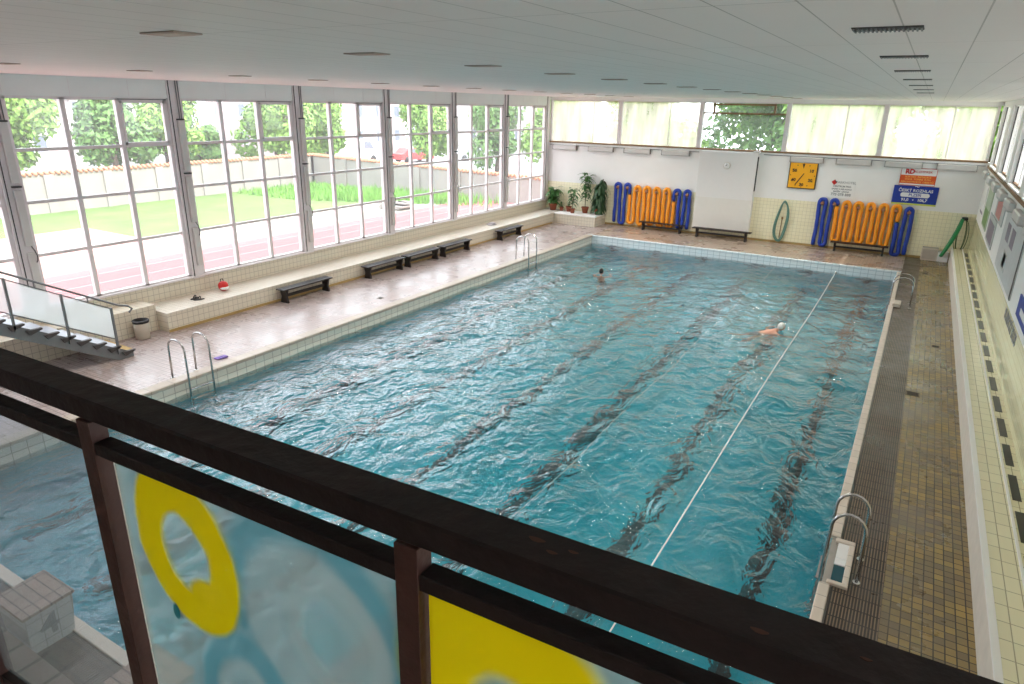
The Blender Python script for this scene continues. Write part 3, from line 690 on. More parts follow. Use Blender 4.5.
# ------------------------------------------------------------------ far wall objects
def ipos(i): return [-3.22, -1.28, .58, 2.43, 8.05, 9.83, 11.6, 13.38][i]
lamp_labels = ['leftmost white wall light under the far clerestory', 'second white wall light from the left', 'third white wall light from the left', 'white wall light left of the projecting panel', 'white wall light above the amber clock', 'white wall light right of the amber clock', 'white wall light above the red and white sign', 'rightmost white wall light on the far wall']
for i in range(8):
    t = thing('wall_light', (ipos(i), YF, 3.57), lamp_labels[i], 'wall light', 'wall lights on the far wall')
    b = MB(); b.box(-.64, .64, -.16, 0, -.11, .11, bev=.03); b.build('housing', M_housing, t)
    b = MB(); b.box(-.60, .60, -.15, -.02, -.125, -.11); b.build('diffuser', mat('opal diffuser', (.5, .5, .48), .3), t)
    for s_ in (-1, 1): b = MB(); b.box(s_ * .64, s_ * .655, -.165, 0, -.115, .12); b.build('end_cap', M_endcap, t)
b = MB(); b.tube([(XL + .1, YF - .03, 3.68), (3.5, YF - .03, 3.67)], .015, n=6); b.tube([(6.3, YF - .03, 3.69), (XR - .1, YF - .03, 3.68)], .015, n=6)
tag(b.build('light_cable', M_steel_dull), 'grey cable running behind the far wall lights', 'cable')
# projecting panel with clock
t = thing('wall_panel', (4.9, YF - .012, 0), 'tall white projecting panel on the far wall with a small round clock', 'wall panel')
b = MB(); b.box(-1.28, 1.22, -.32, 0, .30, 3.75, bev=.01); b.build('box', mat('panel white', (.78, .76, .74), .55, var=.02), t)
b = MB(); b.box(-1.285, 1.225, -.325, -.32, .30, 1.75); b.build('lower_board', mat('panel warm white', (.74, .71, .66), .5, var=.03), t)
b = MB(); b.box(1.0, 1.27, -.30, -.04, 3.70, 3.82, bev=.01); b.build('cap', M_housing, t)
b = MB(); b.box(1.225, 1.26, -.31, -.20, 2.15, 3.6); b.build('loudspeaker_strip', M_black, t)
t = thing('wall_clock', (4.87, YF - .345, 3.17), 'small round white clock on the projecting panel', 'clock')
b = MB(); b.lathe([(.15, 0), (.15, .04), (.135, .045)], n=28, axis='y'); b.build('case', mat('clock rim', (.55, .50, .42), .4), t)
b = MB(); b.lathe([(.132, .045), (.13, .048)], n=28, axis='y'); b.build('dial', M_signwhite, t)
b = MB(); b.box(-.008, .008, -.055, -.05, 0, .10, M_black); b.box(-.06, 0, -.055, -.05, -.006, .006, M_black); b.build('hands', None, t)
# amber pace clock
t = thing('pace_clock', (7.98, YF - .012, 2.93), 'square amber swimming pace clock with black numerals', 'clock')
b = MB(); b.box(-.56, .56, -.09, 0, -.55, .55, bev=.01); b.build('frame', mat('dark clock frame', (.06, .04, .02), .5), t)
b = MB(); b.box(-.52, .52, -.10, -.09, -.51, .51); b.build('dial', M_yellow, t)
b = MB()
for num, a in (('60', 0), ('10', 60), ('20', 120), ('30', 180), ('40', 240), ('50', 300)):
    r = .38; aa = math.radians(a); x, z = r * math.sin(aa), r * math.cos(aa)
    if num == '60': b.prism([(-.05, .47), (.05, .47), (0, .28)], -.108, -.10, M_black, 'y')
    else: text_into(b, num, .17, (x, -.104, z), (1, 0, 0), (0, 0, 1), M_black, .003, bold=.006)
for k in range(12):
    a = math.radians(30 * k); x, z = .47 * math.sin(a), .47 * math.cos(a)
    b.box(x - .018, x + .018, -.106, -.10, z - .018, z + .018, M_black)
b.build('numerals', None, t)
b = MB(); a = math.radians(212); dx, dz = math.sin(a), math.cos(a)
b.bar((-dx * .10, -.115, -dz * .10), (dx * .45, -.115, dz * .45), .012, .035, M_black, (dz, 0, -dx)); b.build('hand', None, t)
# signs
t = thing('notice_board', (9.55, YF - .005, 2.55), 'white notice with a red diamond logo and grey lettering', 'sign')
b = MB(); b.box(-.48, .48, -.02, 0, -.47, .40); b.build('board', M_white, t)
b = MB(); b.prism([(-.42, .20), (-.30, .30), (-.20, .18), (-.31, .07)], -.026, -.02, M_red, 'y'); b.prism([(-.30, .30), (-.2, .18), (-.27, .2)], -.028, -.02, M_black, 'y')
text_into(b, 'PARKHOTEL', .135, (.13, -.024, .19), (1, 0, 0), (0, 0, 1), M_grayprint, .002)
for s, z, sz in (('CENTRUM PRO', .03, .10), ('SPORT A RELAXACI', -.08, .085), ('BAZÉN  SAUNA', -.18, .085), ('770 078 888', -.30, .15)): text_into(b, s, sz, (0, -.024, z), (1, 0, 0), (0, 0, 1), M_grayprint, .002, bold=.003)
b.build('lettering', None, t)
t = thing('advert_sign', (12.18, YF - .03, 3.13), 'white and red advertising sign above the blue sign', 'sign')
b = MB(); b.box(-.62, .62, -.02, 0, -.32, .35); b.build('board', M_signwhite, t)
b = MB(); b.box(-.61, .61, -.024, -.02, -.25, .07, M_redorange)
for x0, x1, z in ((-.61, .61, .335), (-.61, .61, -.315)): b.box(x0, x1, -.024, -.02, z - .01, z + .01, M_red)
b.box(-.615, -.60, -.024, -.02, -.32, .34, M_red); b.box(.60, .615, -.024, -.02, -.32, .34, M_red)
text_into(b, 'RD', .24, (-.30, -.026, .20), (1, 0, 0), (0, 0, 1), M_red, .003, bold=.012); text_into(b, 'KLEMPIREK', .12, (.16, -.026, .20), (1, 0, 0), (0, 0, 1), M_red, .003)
for s, z in (('ELEKTRO  INSTALACE', .005), ('VODA  TOPENÍ  PLYN', -.09), ('REKONSTRUKCE  OBJEKTŮ', -.19)): text_into(b, s, .09, (0, -.028, z), (1, 0, 0), (0, 0, 1), mat('amber print', (.90, .45, .10), .5), .002, bold=.002)
b.build('lettering', None, t)
t = thing('radio_sign', (12.2, YF - .03, 2.48), 'blue radio station sign with white lettering and frequencies', 'sign')
b = MB(); b.box(-.77, .77, -.02, 0, -.36, .31); b.build('board', M_bluesign, t)
b = MB(); b.box(-.77, .77, -.022, 0, -.42, -.36, mat('lime strip', (.60, .68, .10), .5))
text_into(b, 'ČESKÝ ROZHLAS', .155, (0, -.026, .13), (1, 0, 0), (0, 0, 1), M_signwhite, .003, bold=.003)
pts = [(.42 * (1 if math.cos(a) > 0 else -1) * 1 + .085 * math.cos(a), -.04 + .085 * math.sin(a)) for a in [k * math.pi / 12 + .01 for k in range(24)]]
b.prism(pts, -.025, -.02, M_signwhite, 'y'); text_into(b, 'PLZEŇ', .15, (0, -.03, -.04), (1, 0, 0), (0, 0, 1), M_bluesign, .003, bold=.003)
text_into(b, '91,0   •   106,7', .15, (0, -.026, -.23), (1, 0, 0), (0, 0, 1), M_signwhite, .003, bold=.005)
b.tube([(-.05, -.026, .29), (0, -.026, .31), (.05, -.026, .27), (.10, -.026, .30)], .018, M_signwhite, n=6)
b.build('lettering', None, t)

# serpentine floats hung on the wall
def serp(x0, dx, k0, k1, zt, zb, y, z_first, z_last, lean=0.0):
    """a tube snaking over pegs along vertical runs k0..k1 (even runs turn over at the top, odd runs at the bottom)"""
    pts = []; r = dx / 2
    for k in range(k0, k1 + 1):
        x = x0 + dx * k
        if k == k0: pts.append((x, y, z_first))
        if k == k1: pts.append((x, y, z_last)); break
        top = k % 2 == 0
        for q in range(9):
            a = math.pi * (1 - q / 8) if top else math.pi * (1 + q / 8)
            pts.append((x + r + r * math.cos(a), y, (zt - r if top else zb + r + .03 * math.sin(k * 2.1)) + r * math.sin(a)))
    P = []
    for i in range(len(pts) - 1):
        a, c = Vector(pts[i]), Vector(pts[i + 1]); n = max(1, int((c - a).length / .12))
        for k in range(n): P.append(a.lerp(c, k / n))
    P.append(Vector(pts[-1]))
    return [Vector((p.x + lean * (p.z - zt) + .012 * math.sin(p.z * 4 + p.x * 9), p.y + .012 * math.sin(p.z * 9 + p.x * 3), p.z)) for p in P]
def float_tube(name, pts, r, m, label, pegs):
    c = pts[0]; t = thing(name, (c.x, c.y, c.z), label, 'pool float')
    q = [p - Vector(c) for p in pts]; b = MB()
    rr = [r * (1 + .05 * math.sin(i * 1.9)) for i in range(len(q))]
    b.tube(q, rr, n=12); b.build('foam_tube', m, t)
    for e in (0, -1):
        d = (q[1] - q[0]).normalized() if e == 0 else (q[-1] - q[-2]).normalized()
        b = MB(); s = -1 if e == 0 else 1; b.tube([q[e] + d * s * -.01, q[e] + d * s * .03], r * .7, n=10); b.build('end_plug', M_black, t)
def peg(x, z, y0=YF - .012):
    t = thing('wall_peg', (x, y0, z), 'round wooden wall peg holding up a float', 'peg', 'pegs that hold the blue and orange floats')
    b = MB(); b.lathe([(.045, 0), (.045, .20), (.07, .21), (.07, .24)], n=12, axis='y'); b.build('pin', mat('peg wood', (.35, .16, .09), .6), t)
yy = YF - .15
RF = .078
x0, dx = -.335, .2437
float_tube('foam_float', serp(x0, dx, 0, 3, 2.03, .12, yy, .20, 1.60), RF, M_blue, 'blue foam float hanging in loops at the left end of the left set', None)
float_tube('foam_float', serp(x0, dx, 3, 12, 1.95, .20, yy, 1.54, 1.38), RF, M_orange, 'orange foam float snaking over pegs between blue floats, left set', None)
float_tube('foam_float', serp(x0, dx, 12, 15, 1.93, .14, yy, 1.44, .20), RF, M_blue, 'blue foam float hanging in loops at the right end of the left set', None)
for k in range(8): peg(x0 + dx * (2 * k + .5), [1.86, 1.86, 1.76, 1.76, 1.76, 1.76, 1.75, 1.75][k])
x0, dx = 8.83, .228
float_tube('foam_float', serp(x0, dx, 0, 3, 2.04, .10, yy, .12, 1.84), RF, M_blue, 'blue foam float hanging in loops left of the right orange float', None)
float_tube('foam_float', serp(x0, dx, 3, 13, 1.99, .36, yy, 1.78, 1.38), RF, M_orange, 'orange foam float snaking over pegs below the white notice, right set', None)
float_tube('foam_float', serp(x0, dx, 13, 15, 1.93, .02, yy, 1.32, .10), RF, M_blue, 'blue foam float hanging in a loop at the far right of the right set', None)
for k in range(8): peg(x0 + dx * (2 * k + .5), [1.87, 1.87, 1.80, 1.80, 1.80, 1.80, 1.80, 1.76][k])
# hanging hose loop
t = thing('hose_loop', (7.47, YF - .1, 1.75), 'long grey green hose loop hanging on the yellow tiles', 'hose')
for r0, dz in ((.23, 0), (.19, .03), (.25, -.02)):
    P = []
    for k in range(40):
        a = 2 * math.pi * k / 40; P.append((r0 * math.cos(a) * (1 - .12 * math.sin(a)) + .02 * math.sin(3 * a) - .05 * (1 - math.sin(a)), -.0 - r0 * .2, -.80 + dz + (.84 * math.sin(a))))
    b = MB(); b.tube(P, .03, n=8, closed=True); b.build('coil', M_greygreen, t)
b = MB(); b.tube([(0, .08, 0), (0, -.06, .0), (0, -.1, .05)], .02); b.build('hook', M_steel_dull, t)
b = MB(); b.tube([(-.03, -.05, -.65), (-.05, -.06, -1.5)], .018, n=8); b.tube([(-.03, -.05, -.60), (-.03, -.05, -.70)], .04, n=8); b.build('nozzle', mat('brass nozzle', (.25, .16, .06), .4, .5), t)
# green hose bundle in right corner
t = thing('green_hose', (14.0, YF - .2, 1.68), 'bundle of bright green hose hanging in the far right corner', 'hose')
b = MB()
for k in range(7):
    o1 = .05 * (k - 3); P = []
    for j in range(14):
        s = j / 13; P.append((-.02 * k - .10 * s - .34 * s * s + o1 * .6, -.10 - .14 * s - .05 * (k % 3), .10 * math.sin(s * math.pi) - 1.45 * s + .03 * (k % 2)))
    b.tube(P, [.035 + .018 * math.sin(math.pi * j / 13) for j in range(14)], n=8)
b.build('hose_strands', M_green, t)
for k in range(3):
    P = [(.02 + .20 * math.sin(a) * (1 + .12 * k) * (-1 if k == 1 else .6), -.05 - .02 * k, -.62 + .64 * math.cos(a)) for a in [2 * math.pi * i / 26 for i in range(26)]]
    b = MB(); b.tube(P, .014, n=6, closed=True); b.build('loose_loop', mat('dark green cord', (.06, .12, .03), .5), t)
b = MB(); b.box(-.08, .12, -.16, .185, -.02, .08, bev=.02); b.build('hook', M_black, t)
# pale box at the corner
t = thing('low_cabinet', (13.30, YF - .19, 0), 'low pale box on the floor at the far right corner', 'box')
b = MB(); b.box(-.46, .10, -.17, .16, 0, .50, bev=.012); b.build('body', M_pool_edge, t)
b = MB(); b.box(-.42, .06, -.18, -.17, .06, .44); b.build('front_grille', mat('grille beige', (.48, .42, .36), .5), t)
b = MB(); b.box(.10, .46, -.17, .16, 0, .38, bev=.012); b.build('side_box', M_white, t)

# plants on the far left ledge
def leafmesh(b, base, d, length, width, droop, m):
    d = Vector(d).normalized(); s = d.cross(Vector((0, 0, 1)));
    if s.length < .1: s = Vector((1, 0, 0))
    s.normalize(); n = 5; vs = []
    for i in range(n + 1):
        u = i / n; w = width * math.sin(math.pi * min(1, u * .9 + .08)); p = Vector(base) + d * (length * u) + Vector((0, 0, -droop * length * u * u))
        vs += [p - s * w / 2 + Vector((0, 0, w * .12)), p, p + s * w / 2 + Vector((0, 0, w * .12))]
    fs = []
    for i in range(n): a = i * 3; fs += [(a, a + 1, a + 4, a + 3), (a + 1, a + 2, a + 5, a + 4)]
    b.add(vs, fs, m, True)
def plant(x, y, potr, poth, height, spread, nleaf, leafl, kind, label, seed):
    rnd = random.Random(seed)
    t = thing('potted_plant', (x, y, .50), label, 'plant')
    b = MB(); b.lathe([(potr * .7, 0), (potr, poth * .8), (potr * 1.1, poth * .82), (potr * 1.1, poth), (potr * .95, poth), (potr * .9, poth * .88)], n=20); p = b.build('pot', M_terra, t)
    b = MB(); b.lathe([(potr * .9, poth * .84), (potr * .88, poth * .9)], n=20); b.build('soil', M_soil, p)
    st = MB(); lf = MB(); ns = 1 if kind == 'tuft' else 5
    for k in range(ns):
        a = rnd.uniform(0, 6.28); rr = spread * rnd.uniform(.1, .55); hh = height * rnd.uniform(.75, 1)
        P = [Vector((rr * s * s * math.cos(a), rr * s * s * math.sin(a) * .5, poth + (hh - poth) * s)) for s in [i / 6 for i in range(7)]]
        st.tube(P, [.014 - .008 * i / 6 for i in range(7)], n=6)
        for q in range(nleaf // ns):
            if kind == 'sparse': s = rnd.choice([rnd.uniform(.9, 1), rnd.uniform(.6, .75), rnd.uniform(.2, .5)])
            else: s = rnd.uniform(.08, 1)
            base = P[min(6, int(s * 6))].lerp(P[min(6, int(s * 6) + 1)], s * 6 - int(s * 6)) if s < 1 else P[6]
            aa = rnd.uniform(0, 6.28); el = rnd.uniform(-.1, 1.0) if kind != 'droop' else rnd.uniform(-.6, .5)
            leafmesh(lf, base, (math.cos(aa), math.sin(aa) * .8, el), leafl * rnd.uniform(.6, 1.1), leafl * .34, rnd.uniform(.3, .9) if kind != 'droop' else 1.1, M_leaf if kind != 'droop' else M_leaf_dark)
    for q_ in (st, lf): q_.v = [(p[0], min(p[1], YF - y - .05), max(p[2], .02)) for p in q_.v]
    st.build('stem', M_stem, t); lf.build('leaves', M_leaf if kind == 'bushy' else M_leaf_dark, t)
yp = YF - .46
plant(-3.57, yp, .20, .34, 1.15, .7, 150, .42, 'bushy', 'bushy green plant in a terracotta pot at the ledge corner', 1)
plant(-3.08, yp, .10, .20, .48, .15, 26, .20, 'bushy', 'tiny green plant next to the bushy corner plant', 2)
plant(-2.68, yp, .14, .26, .50, .15, 14, .22, 'bushy', 'low plant in a small pot left of the tall leggy plant', 3)
plant(-2.30, yp - .34, .12, .22, 1.25, .5, 70, .34, 'sparse', 'dark leafy plant of medium height in front of the leggy plant', 5)
plant(-1.80, yp + .05, .17, .30, 2.0, 1.1, 110, .38, 'sparse', 'tall leggy plant with leaves in tufts at its stem tips', 4)
plant(-1.06, yp, .22, .30, 1.80, .55, 260, .42, 'droop', 'tall dense drooping plant at the right end of the ledge', 6)

# right wall lights, posters, lettering
for i in range(8):
    y = 27.6 - 2.45 * i
    t = thing('wall_light', (XR, y, 3.42), 'white wall light under right clerestory, ' + ['nearest the far corner', 'second from the far corner', 'third from the far corner', 'fourth from the far corner', 'fifth from the far corner', 'sixth from the far corner', 'nearest but one, at the edge of the photo', 'nearest, at the edge of the photo'][i], 'wall light', 'wall lights on the right wall')
    b = MB(); b.box(-.16, 0, -.64, .64, -.11, .11, bev=.03); b.build('housing', M_housing, t)
    b = MB(); b.box(-.15, -.02, -.6, .6, -.125, -.11); b.build('diffuser', mat('opal diffuser', (.5, .5, .48), .3), t)
def poster(y, w, z0, z1, mbg, label, marks, cat='poster'):
    t = thing('poster', (XR, y, z0), label, cat); h = z1 - z0
    b = MB(); b.box(-.022, 0, -w / 2, w / 2, 0, h); b.build('board', mbg, t)
    b = MB()
    for (u0, u1, v0, v1, m) in marks: b.box(-.026, -.022, w / 2 - u0 * w, w / 2 - u1 * w, v0 * h, v1 * h, m)
    b.build('print', None, t)
G1 = mat('poster green', (.18, .32, .10), .5); G2 = mat('poster pale green', (.42, .52, .38), .5); PK = mat('poster rose', (.55, .22, .20), .5); GR = mat('poster grey', (.48, .50, .50), .5); PU = mat('poster violet grey', (.22, .19, .24), .5)
poster(26.6, 1.2, 2.1, 3.25, M_white, 'small white poster nearest the far corner of the right wall', [(.05, .95, .05, .12, PU)])
poster(24.4, 2.0, 1.95, 3.3, G2, 'green poster on the right wall near the far corner', [(.1, .9, .05, .45, G1), (.1, .9, .55, .9, G2)])
poster(21.6, 2.4, 1.85, 2.65, GR, 'grey poster with dark picture, low on the right wall', [(.12, .88, .1, .8, PU)])
poster(20.4, 2.6, 2.68, 3.3, GR, 'poster with a rose coloured picture under the right wall lights', [(.15, .7, .1, .95, PK)])
poster(16.2, 4.3, 1.85, 3.25, mat('poster board white', (.55, .56, .56), .5), 'large pale poster with small grey pictures on the right wall', [(.2, .36, .55, .85, PU), (.45, .62, .55, .85, PU), (.3, .5, .12, .42, GR), (.33, .45, .16, .38, PU), (.96, 1, 0, .9, M_dark)])
poster(11.5, 2.5, 1.9, 2.30, M_bluesign, 'narrow dark blue poster at the right edge of the photo', [(.2, .8, .3, .6, M_signwhite)])
b = MB(); text_into(b, 'PLAVECKÝ KLUB', .31, (XR - .003, 14.3, 1.54), (0, -1, 0), (0, 0, 1), M_grayprint, .003, align='LEFT', bold=.01)
tag(b.build('wall_lettering'), 'dark grey lettering painted on the right wall tiles', 'lettering')

# ------------------------------------------------------------------ ceiling fittings
vent_y = [1.55, 3.75, 6.0, 8.3, 10.7, 13.2, 15.8]
for i, y in enumerate(vent_y):
    t = thing('ceiling_vent', (12.045, y, H), ['ceiling vent slot nearest the camera', 'second ceiling vent slot from the camera', 'third ceiling vent slot from the camera', 'fourth ceiling vent slot from the camera', 'fifth ceiling vent slot from the camera', 'sixth ceiling vent slot from the camera', 'farthest visible ceiling vent slot'][i], 'vent', 'ceiling vent slots in a row')
    b = MB(); b.box(-.17, .17, -.09, .09, -.006, 0); b.build('backing', mat('vent dark', (.05, .05, .05), .6), t)
    b = MB()
    for k in range(16): b.box(-.165 + k * .0215, -.157 + k * .0215, -.085, .085, -.014, -.004)
    b.build('slats', M_steel_dull, t)
rows = [.25 + 1.95 * k for k in range(14)]
ordw = ['first', 'second', 'third', 'fourth', 'fifth', 'sixth', 'seventh', 'eighth', 'ninth', 'tenth', 'eleventh', 'twelfth', 'thirteenth', 'fourteenth']
lt = None
for cx, cn in ((7.75, 'middle'), (1.05, 'window side')):
    for i, y in enumerate(rows):
        lab = 'small amber recessed ceiling light, %s of the %s row counted from the camera' % (ordw[i], cn)
        if lt is None:
            lt = t = thing('recessed_light', (cx, y, H), lab, 'ceiling light', 'recessed ceiling lights')
            b = MB(); b.box(-.19, .19, -.11, .11, -.012, 0, bev=.004); b.build('frame', mat('light trim', (.35, .28, .24), .5), t)
            b = MB(); b.box(-.15, .15, -.08, .08, -.014, -.012); b.build('diffuser', mat('amber diffuser', (.30, .17, .11), .4), t)
        else: tree_copy(lt, (cx, y, H), None, lab)
        l = lamp('fill_downlight', (cx, y, H - .02), .28, .14, FILL_WATTS, (1, .93, .82)); l.data.spread = math.radians(130)  # added fill lamp, brightens the hall from an unlit fixture
# ------------------------------------------------------------------ ropes and swimmers
def rope(x, label):
    t = thing('lane_rope', (x, 12.5, ZW), label, 'lane rope', 'lane ropes')
    b = MB(); P = [(.02 * math.sin(k * .11), -12.5 + 25.0 * k / 90, .024) for k in range(91)]
    b.tube(P, .011, n=6); b.build('line', M_rope, t)
    b = MB()
    for s in (-12.44, 12.44): b.tube([(0, s - .05, .02), (0, s + .05, .02)], .04, n=8)
    b.build('end_clamp', M_steel, t)
rope(10.17, 'white lane rope stretched the length of the pool on the right')
t = thing('lane_rope', (8.0, 12.5, ZW - .03), 'faint sunken lane rope left of the white one', 'lane rope', 'lane ropes')
b = MB(); b.tube([(.03 * math.sin(k * .5), -12.5 + 25.0 * k / 60, -.06) for k in range(61)], .010, n=6); b.build('line', mat('pale cord', (.5, .62, .6), .6), t)

def swimmer_back(name, loc, rz, label, capm, pose):
    t = thing(name, loc, label, 'person', rz=rz)
    me = D.meshes.new('body'); V = []; E = []; R = []
    def J(p, r, par=None):
        V.append(p); R.append(r)
        if par is not None: E.append((par, len(V) - 1))
        return len(V) - 1
    if pose == 'breast':      # swimming on the front towards +x, arms sweeping out, legs trailing
        pel = J((0, 0, -.06), .13); wa = J((.18, 0, -.02), .115, pel); ch = J((.42, 0, .01), .15, wa); ne = J((.60, 0, .06), .065, ch); hd = J((.70, 0, .10), .07, ne)
        for s in (-1, 1):
            sh = J((.50, s * .17, .01), .06, ch); el = J((.62, s * .42, -.03), .042, sh); wr = J((.82, s * .50, -.06), .03, el)
            hp = J((-.06, s * .10, -.12), .09, pel); kn = J((-.36, s * .20, -.30), .06, hp); an = J((-.62, s * .26, -.22), .04, kn); J((-.74, s * .32, -.20), .028, an)
    else:                     # upright in the water, only head and shoulders out
        pel = J((0, 0, -.62), .13); wa = J((0, 0, -.45), .12, pel); ch = J((0, 0, -.20), .15, wa); ne = J((0, 0, -.02), .06, ch); hd = J((.02, 0, .08), .06, ne)
        for s in (-1, 1):
            sh = J((0, s * .18, -.09), .06, ch); el = J((.24, s * .34, -.10), .042, sh); wr = J((.44, s * .22, -.08), .03, el)
            hp = J((0, s * .1, -.70), .09, pel); kn = J((.12, s * .12, -1.08), .06, hp); J((-.02, s * .12, -1.45), .04, kn)
    me.from_pydata([Vector(v) for v in V], E, []); me.materials.append(M_skin)
    o = D.objects.new('body', me); COL.objects.link(o); o.parent = t
    sk = o.modifiers.new('skin', 'SKIN'); sk.use_smooth_shade = True
    for i, s in enumerate(me.skin_vertices[0].data): s.radius = (R[i], R[i]); s.use_root = (i == 0)
    o.modifiers.new('sub', 'SUBSURF').render_levels = 2
    hx = (.80, 0, .16) if pose == 'breast' else (.03, 0, .20)
    dg = bpy.context.evaluated_depsgraph_get(); m2 = D.meshes.new_from_object(o.evaluated_get(dg)); m2.name = 'body'
    D.objects.remove(o)
    # head, face and hands join the body mesh
    hb = MB(); c = Vector(hx)
    hb.ell(c, (.095, .075, .115), M_skin, 20, 14)
    hb.ell(c + Vector((.095, 0, -.015)), (.022, .014, .02), M_skin, 8, 6)
    for s in (-1, 1):
        hb.ell(c + Vector((.0, s * .076, -.01)), (.018, .01, .028), M_skin, 8, 6)
        hb.ell(c + Vector((.082, s * .03, .012)), (.012, .014, .010), M_black, 8, 6)
    hb.ell(c + Vector((.085, 0, -.055)), (.012, .026, .008), mat('lips', (.45, .16, .13), .5), 8, 6)
    for s in (-1, 1):
        w0 = Vector((.82, s * .50, -.06)) if pose == 'breast' else Vector((.44, s * .22, -.08))
        dd = Vector((1, -s * .1, 0)).normalized(); sd_ = Vector((-dd.y, dd.x, 0))
        hb.ell(w0 + dd * .05, (.05, .036, .016), M_skin, 10, 6)
        for q in range(4): hb.tube([w0 + dd * .08 + sd_ * (.026 - .017 * q), w0 + dd * (.13 + .008 * (q in (1, 2))) + sd_ * (.032 - .021 * q), w0 + dd * (.165 + .01 * (q in (1, 2))) + sd_ * (.034 - .022 * q) + Vector((0, 0, -.012))], [.009, .008, .006], M_skin, 6)
        hb.tube([w0 + dd * .03 - sd_ * (.03 * s), w0 + dd * .07 - sd_ * (.055 * s), w0 + dd * .10 - sd_ * (.062 * s)], [.011, .009, .007], M_skin, 6)
    hb.add([v.co for v in m2.vertices], [tuple(p.vertices) for p in m2.polygons], M_skin, True)
    hb.build('body', None, t)
    b = MB(); b.ell(c + Vector((-.015, 0, .025)), (.10, .083, .105), capm, 20, 12); b.build('swim_cap' if capm is M_cap else 'hair', None, t)
    b = MB()
    if pose == 'breast': b.ell((-.02, 0, -.065), (.20, .165, .125), M_trunks, 18, 10)
    else: b.ell((0, 0, -.66), (.15, .18, .16), M_trunks, 18, 10)
    b.build('swimwear', None, t)
swimmer_back('person', (9.2, 15.8, ZW - .055), math.radians(48), 'swimmer in a pale cap with dark swimwear, arms spread, right of centre', M_cap, 'breast')
swimmer_back('person', (2.95, 19.35, ZW - .04), math.radians(100), 'dark haired bather with only head and shoulders above water near the far end', M_hair, 'up')

# ------------------------------------------------------------------ outside
GZ = -.30
b = MB(); b.box(-70, XL - .25, -25, 95, GZ - .3, GZ, M_grass); struct('ground', b, label='lawn outside the left windows')
b = MB(); b.box(-60, 60, YF + .25, 95, GZ - .35, GZ - .02, M_grass); b.box(XR + .3, 60, -30, YF + .3, GZ - .35, GZ - .02, M_path); struct('ground', b, label='ground behind the building')
b = MB(); b.box(-12.5, XL - .25, -25, 60, GZ, GZ + .02, M_track)
b.box(-21, -12.5, -25, 14.0, GZ, GZ + .018, M_clay); b.mats = [M_track, M_clay]; struct('running_track', b, label='red running track beside the windows')
for k in range(7):
    pass
b = MB()
for x in (-6.6, -7.85, -9.1, -10.35, -11.6): b.box(x - .02, x + .02, -25, 60, GZ + .02, GZ + .024)
tag(b.build('trim_10', M_line), 'white lane markings on the running track', kind='structure')
b = MB(); b.box(-16.5, -12.5, 14, 50, GZ, GZ + .012, M_path)
struct('gravel_path', b, label='pale gravel strip beyond the track')
b = MB(); b.box(-60, -29.5, -25, 95, GZ, GZ + .03, M_asphalt); b.box(-29.5, XL - 2, 36, 95, GZ, GZ + .03, M_asphalt); struct('road', b, label='pale road behind the garden wall')
WA0, WA1 = 1.9, 2.0
def garden_wall(x0, y0, x1, y1, h0, h1, label):
    t = thing('garden_wall', (x0, y0, GZ), label, 'wall'); d = Vector((x1 - x0, y1 - y0, 0)); L0 = d.length; d.normalize(); s = Vector((-d.y, d.x, 0)); n = max(2, int(L0 / 3))
    b = MB(); vs = []
    for u, h in ((0, h0), (L0, h1)):
        for q in (-.15, .15): p = d * u + s * q; vs += [(p.x, p.y, 0), (p.x, p.y, h)]
    b.add(vs, [(0, 1, 3, 2), (4, 6, 7, 5), (0, 4, 5, 1), (2, 3, 7, 6), (1, 5, 7, 3), (0, 2, 6, 4)], M_outwall); b.build('wall_body', None, t)
    b = MB()
    for k in range(int(L0 / .28)):
        u = .28 * k + .14; h = h0 + (h1 - h0) * u / L0; c = d * u; b.tube([(c.x - s.x * .26, c.y - s.y * .26, h + .02), (c.x, c.y, h + .13), (c.x + s.x * .26, c.y + s.y * .26, h + .02)], .085, M_roof, 6)
    b.build('coping_tiles', None, t)
    for k in range(n + 1):
        u = L0 * k / n; h = h0 + (h1 - h0) * u / L0; c = d * u
        b = MB(); b.box(c.x - .25, c.x + .25, c.y - .25, c.y + .25, 0, h, M_outwall); b.build('pier', None, t)
garden_wall(-27, -12, -27, 34, WA0, WA1, 'long grey garden wall with terracotta coping facing the windows')
garden_wall(-27, 34, -7, 34, WA1, 1.55, 'lower garden wall closing the lawn at its far end')

def leaf_cloud(seed, n, rx, rz, leaf, lobes, m):
    rnd = random.Random(seed); b = MB(); cs = [(Vector((rnd.uniform(-.6, .6) * rx, rnd.uniform(-.6, .6) * rx, rnd.uniform(-.55, .6) * rz)), rnd.uniform(.35, .55)) for _ in range(lobes)]
    vs = []; fs = []
    for i in range(n):
        c, k = rnd.choice(cs); v = Vector((rnd.gauss(0, 1), rnd.gauss(0, 1), rnd.gauss(0, 1))).normalized() * rnd.uniform(.55, 1.0)
        p = c + Vector((v.x * rx * k, v.y * rx * k, v.z * rz * k)); nrm = (v + Vector((rnd.uniform(-.8, .8), rnd.uniform(-.8, .8), rnd.uniform(-.3, .9)))).normalized()
        a = nrm.orthogonal().normalized(); a = Matrix.Rotation(rnd.uniform(0, 6.28), 3, nrm) @ a; q = nrm.cross(a); s = leaf * rnd.uniform(.6, 1.3); o = len(vs)
        vs += [p - a * s, p - q * s * .5, p + a * s, p + q * s * .5]; fs.append((o, o + 1, o + 2, o + 3))
    b.add(vs, fs, m); return b
TM = {}
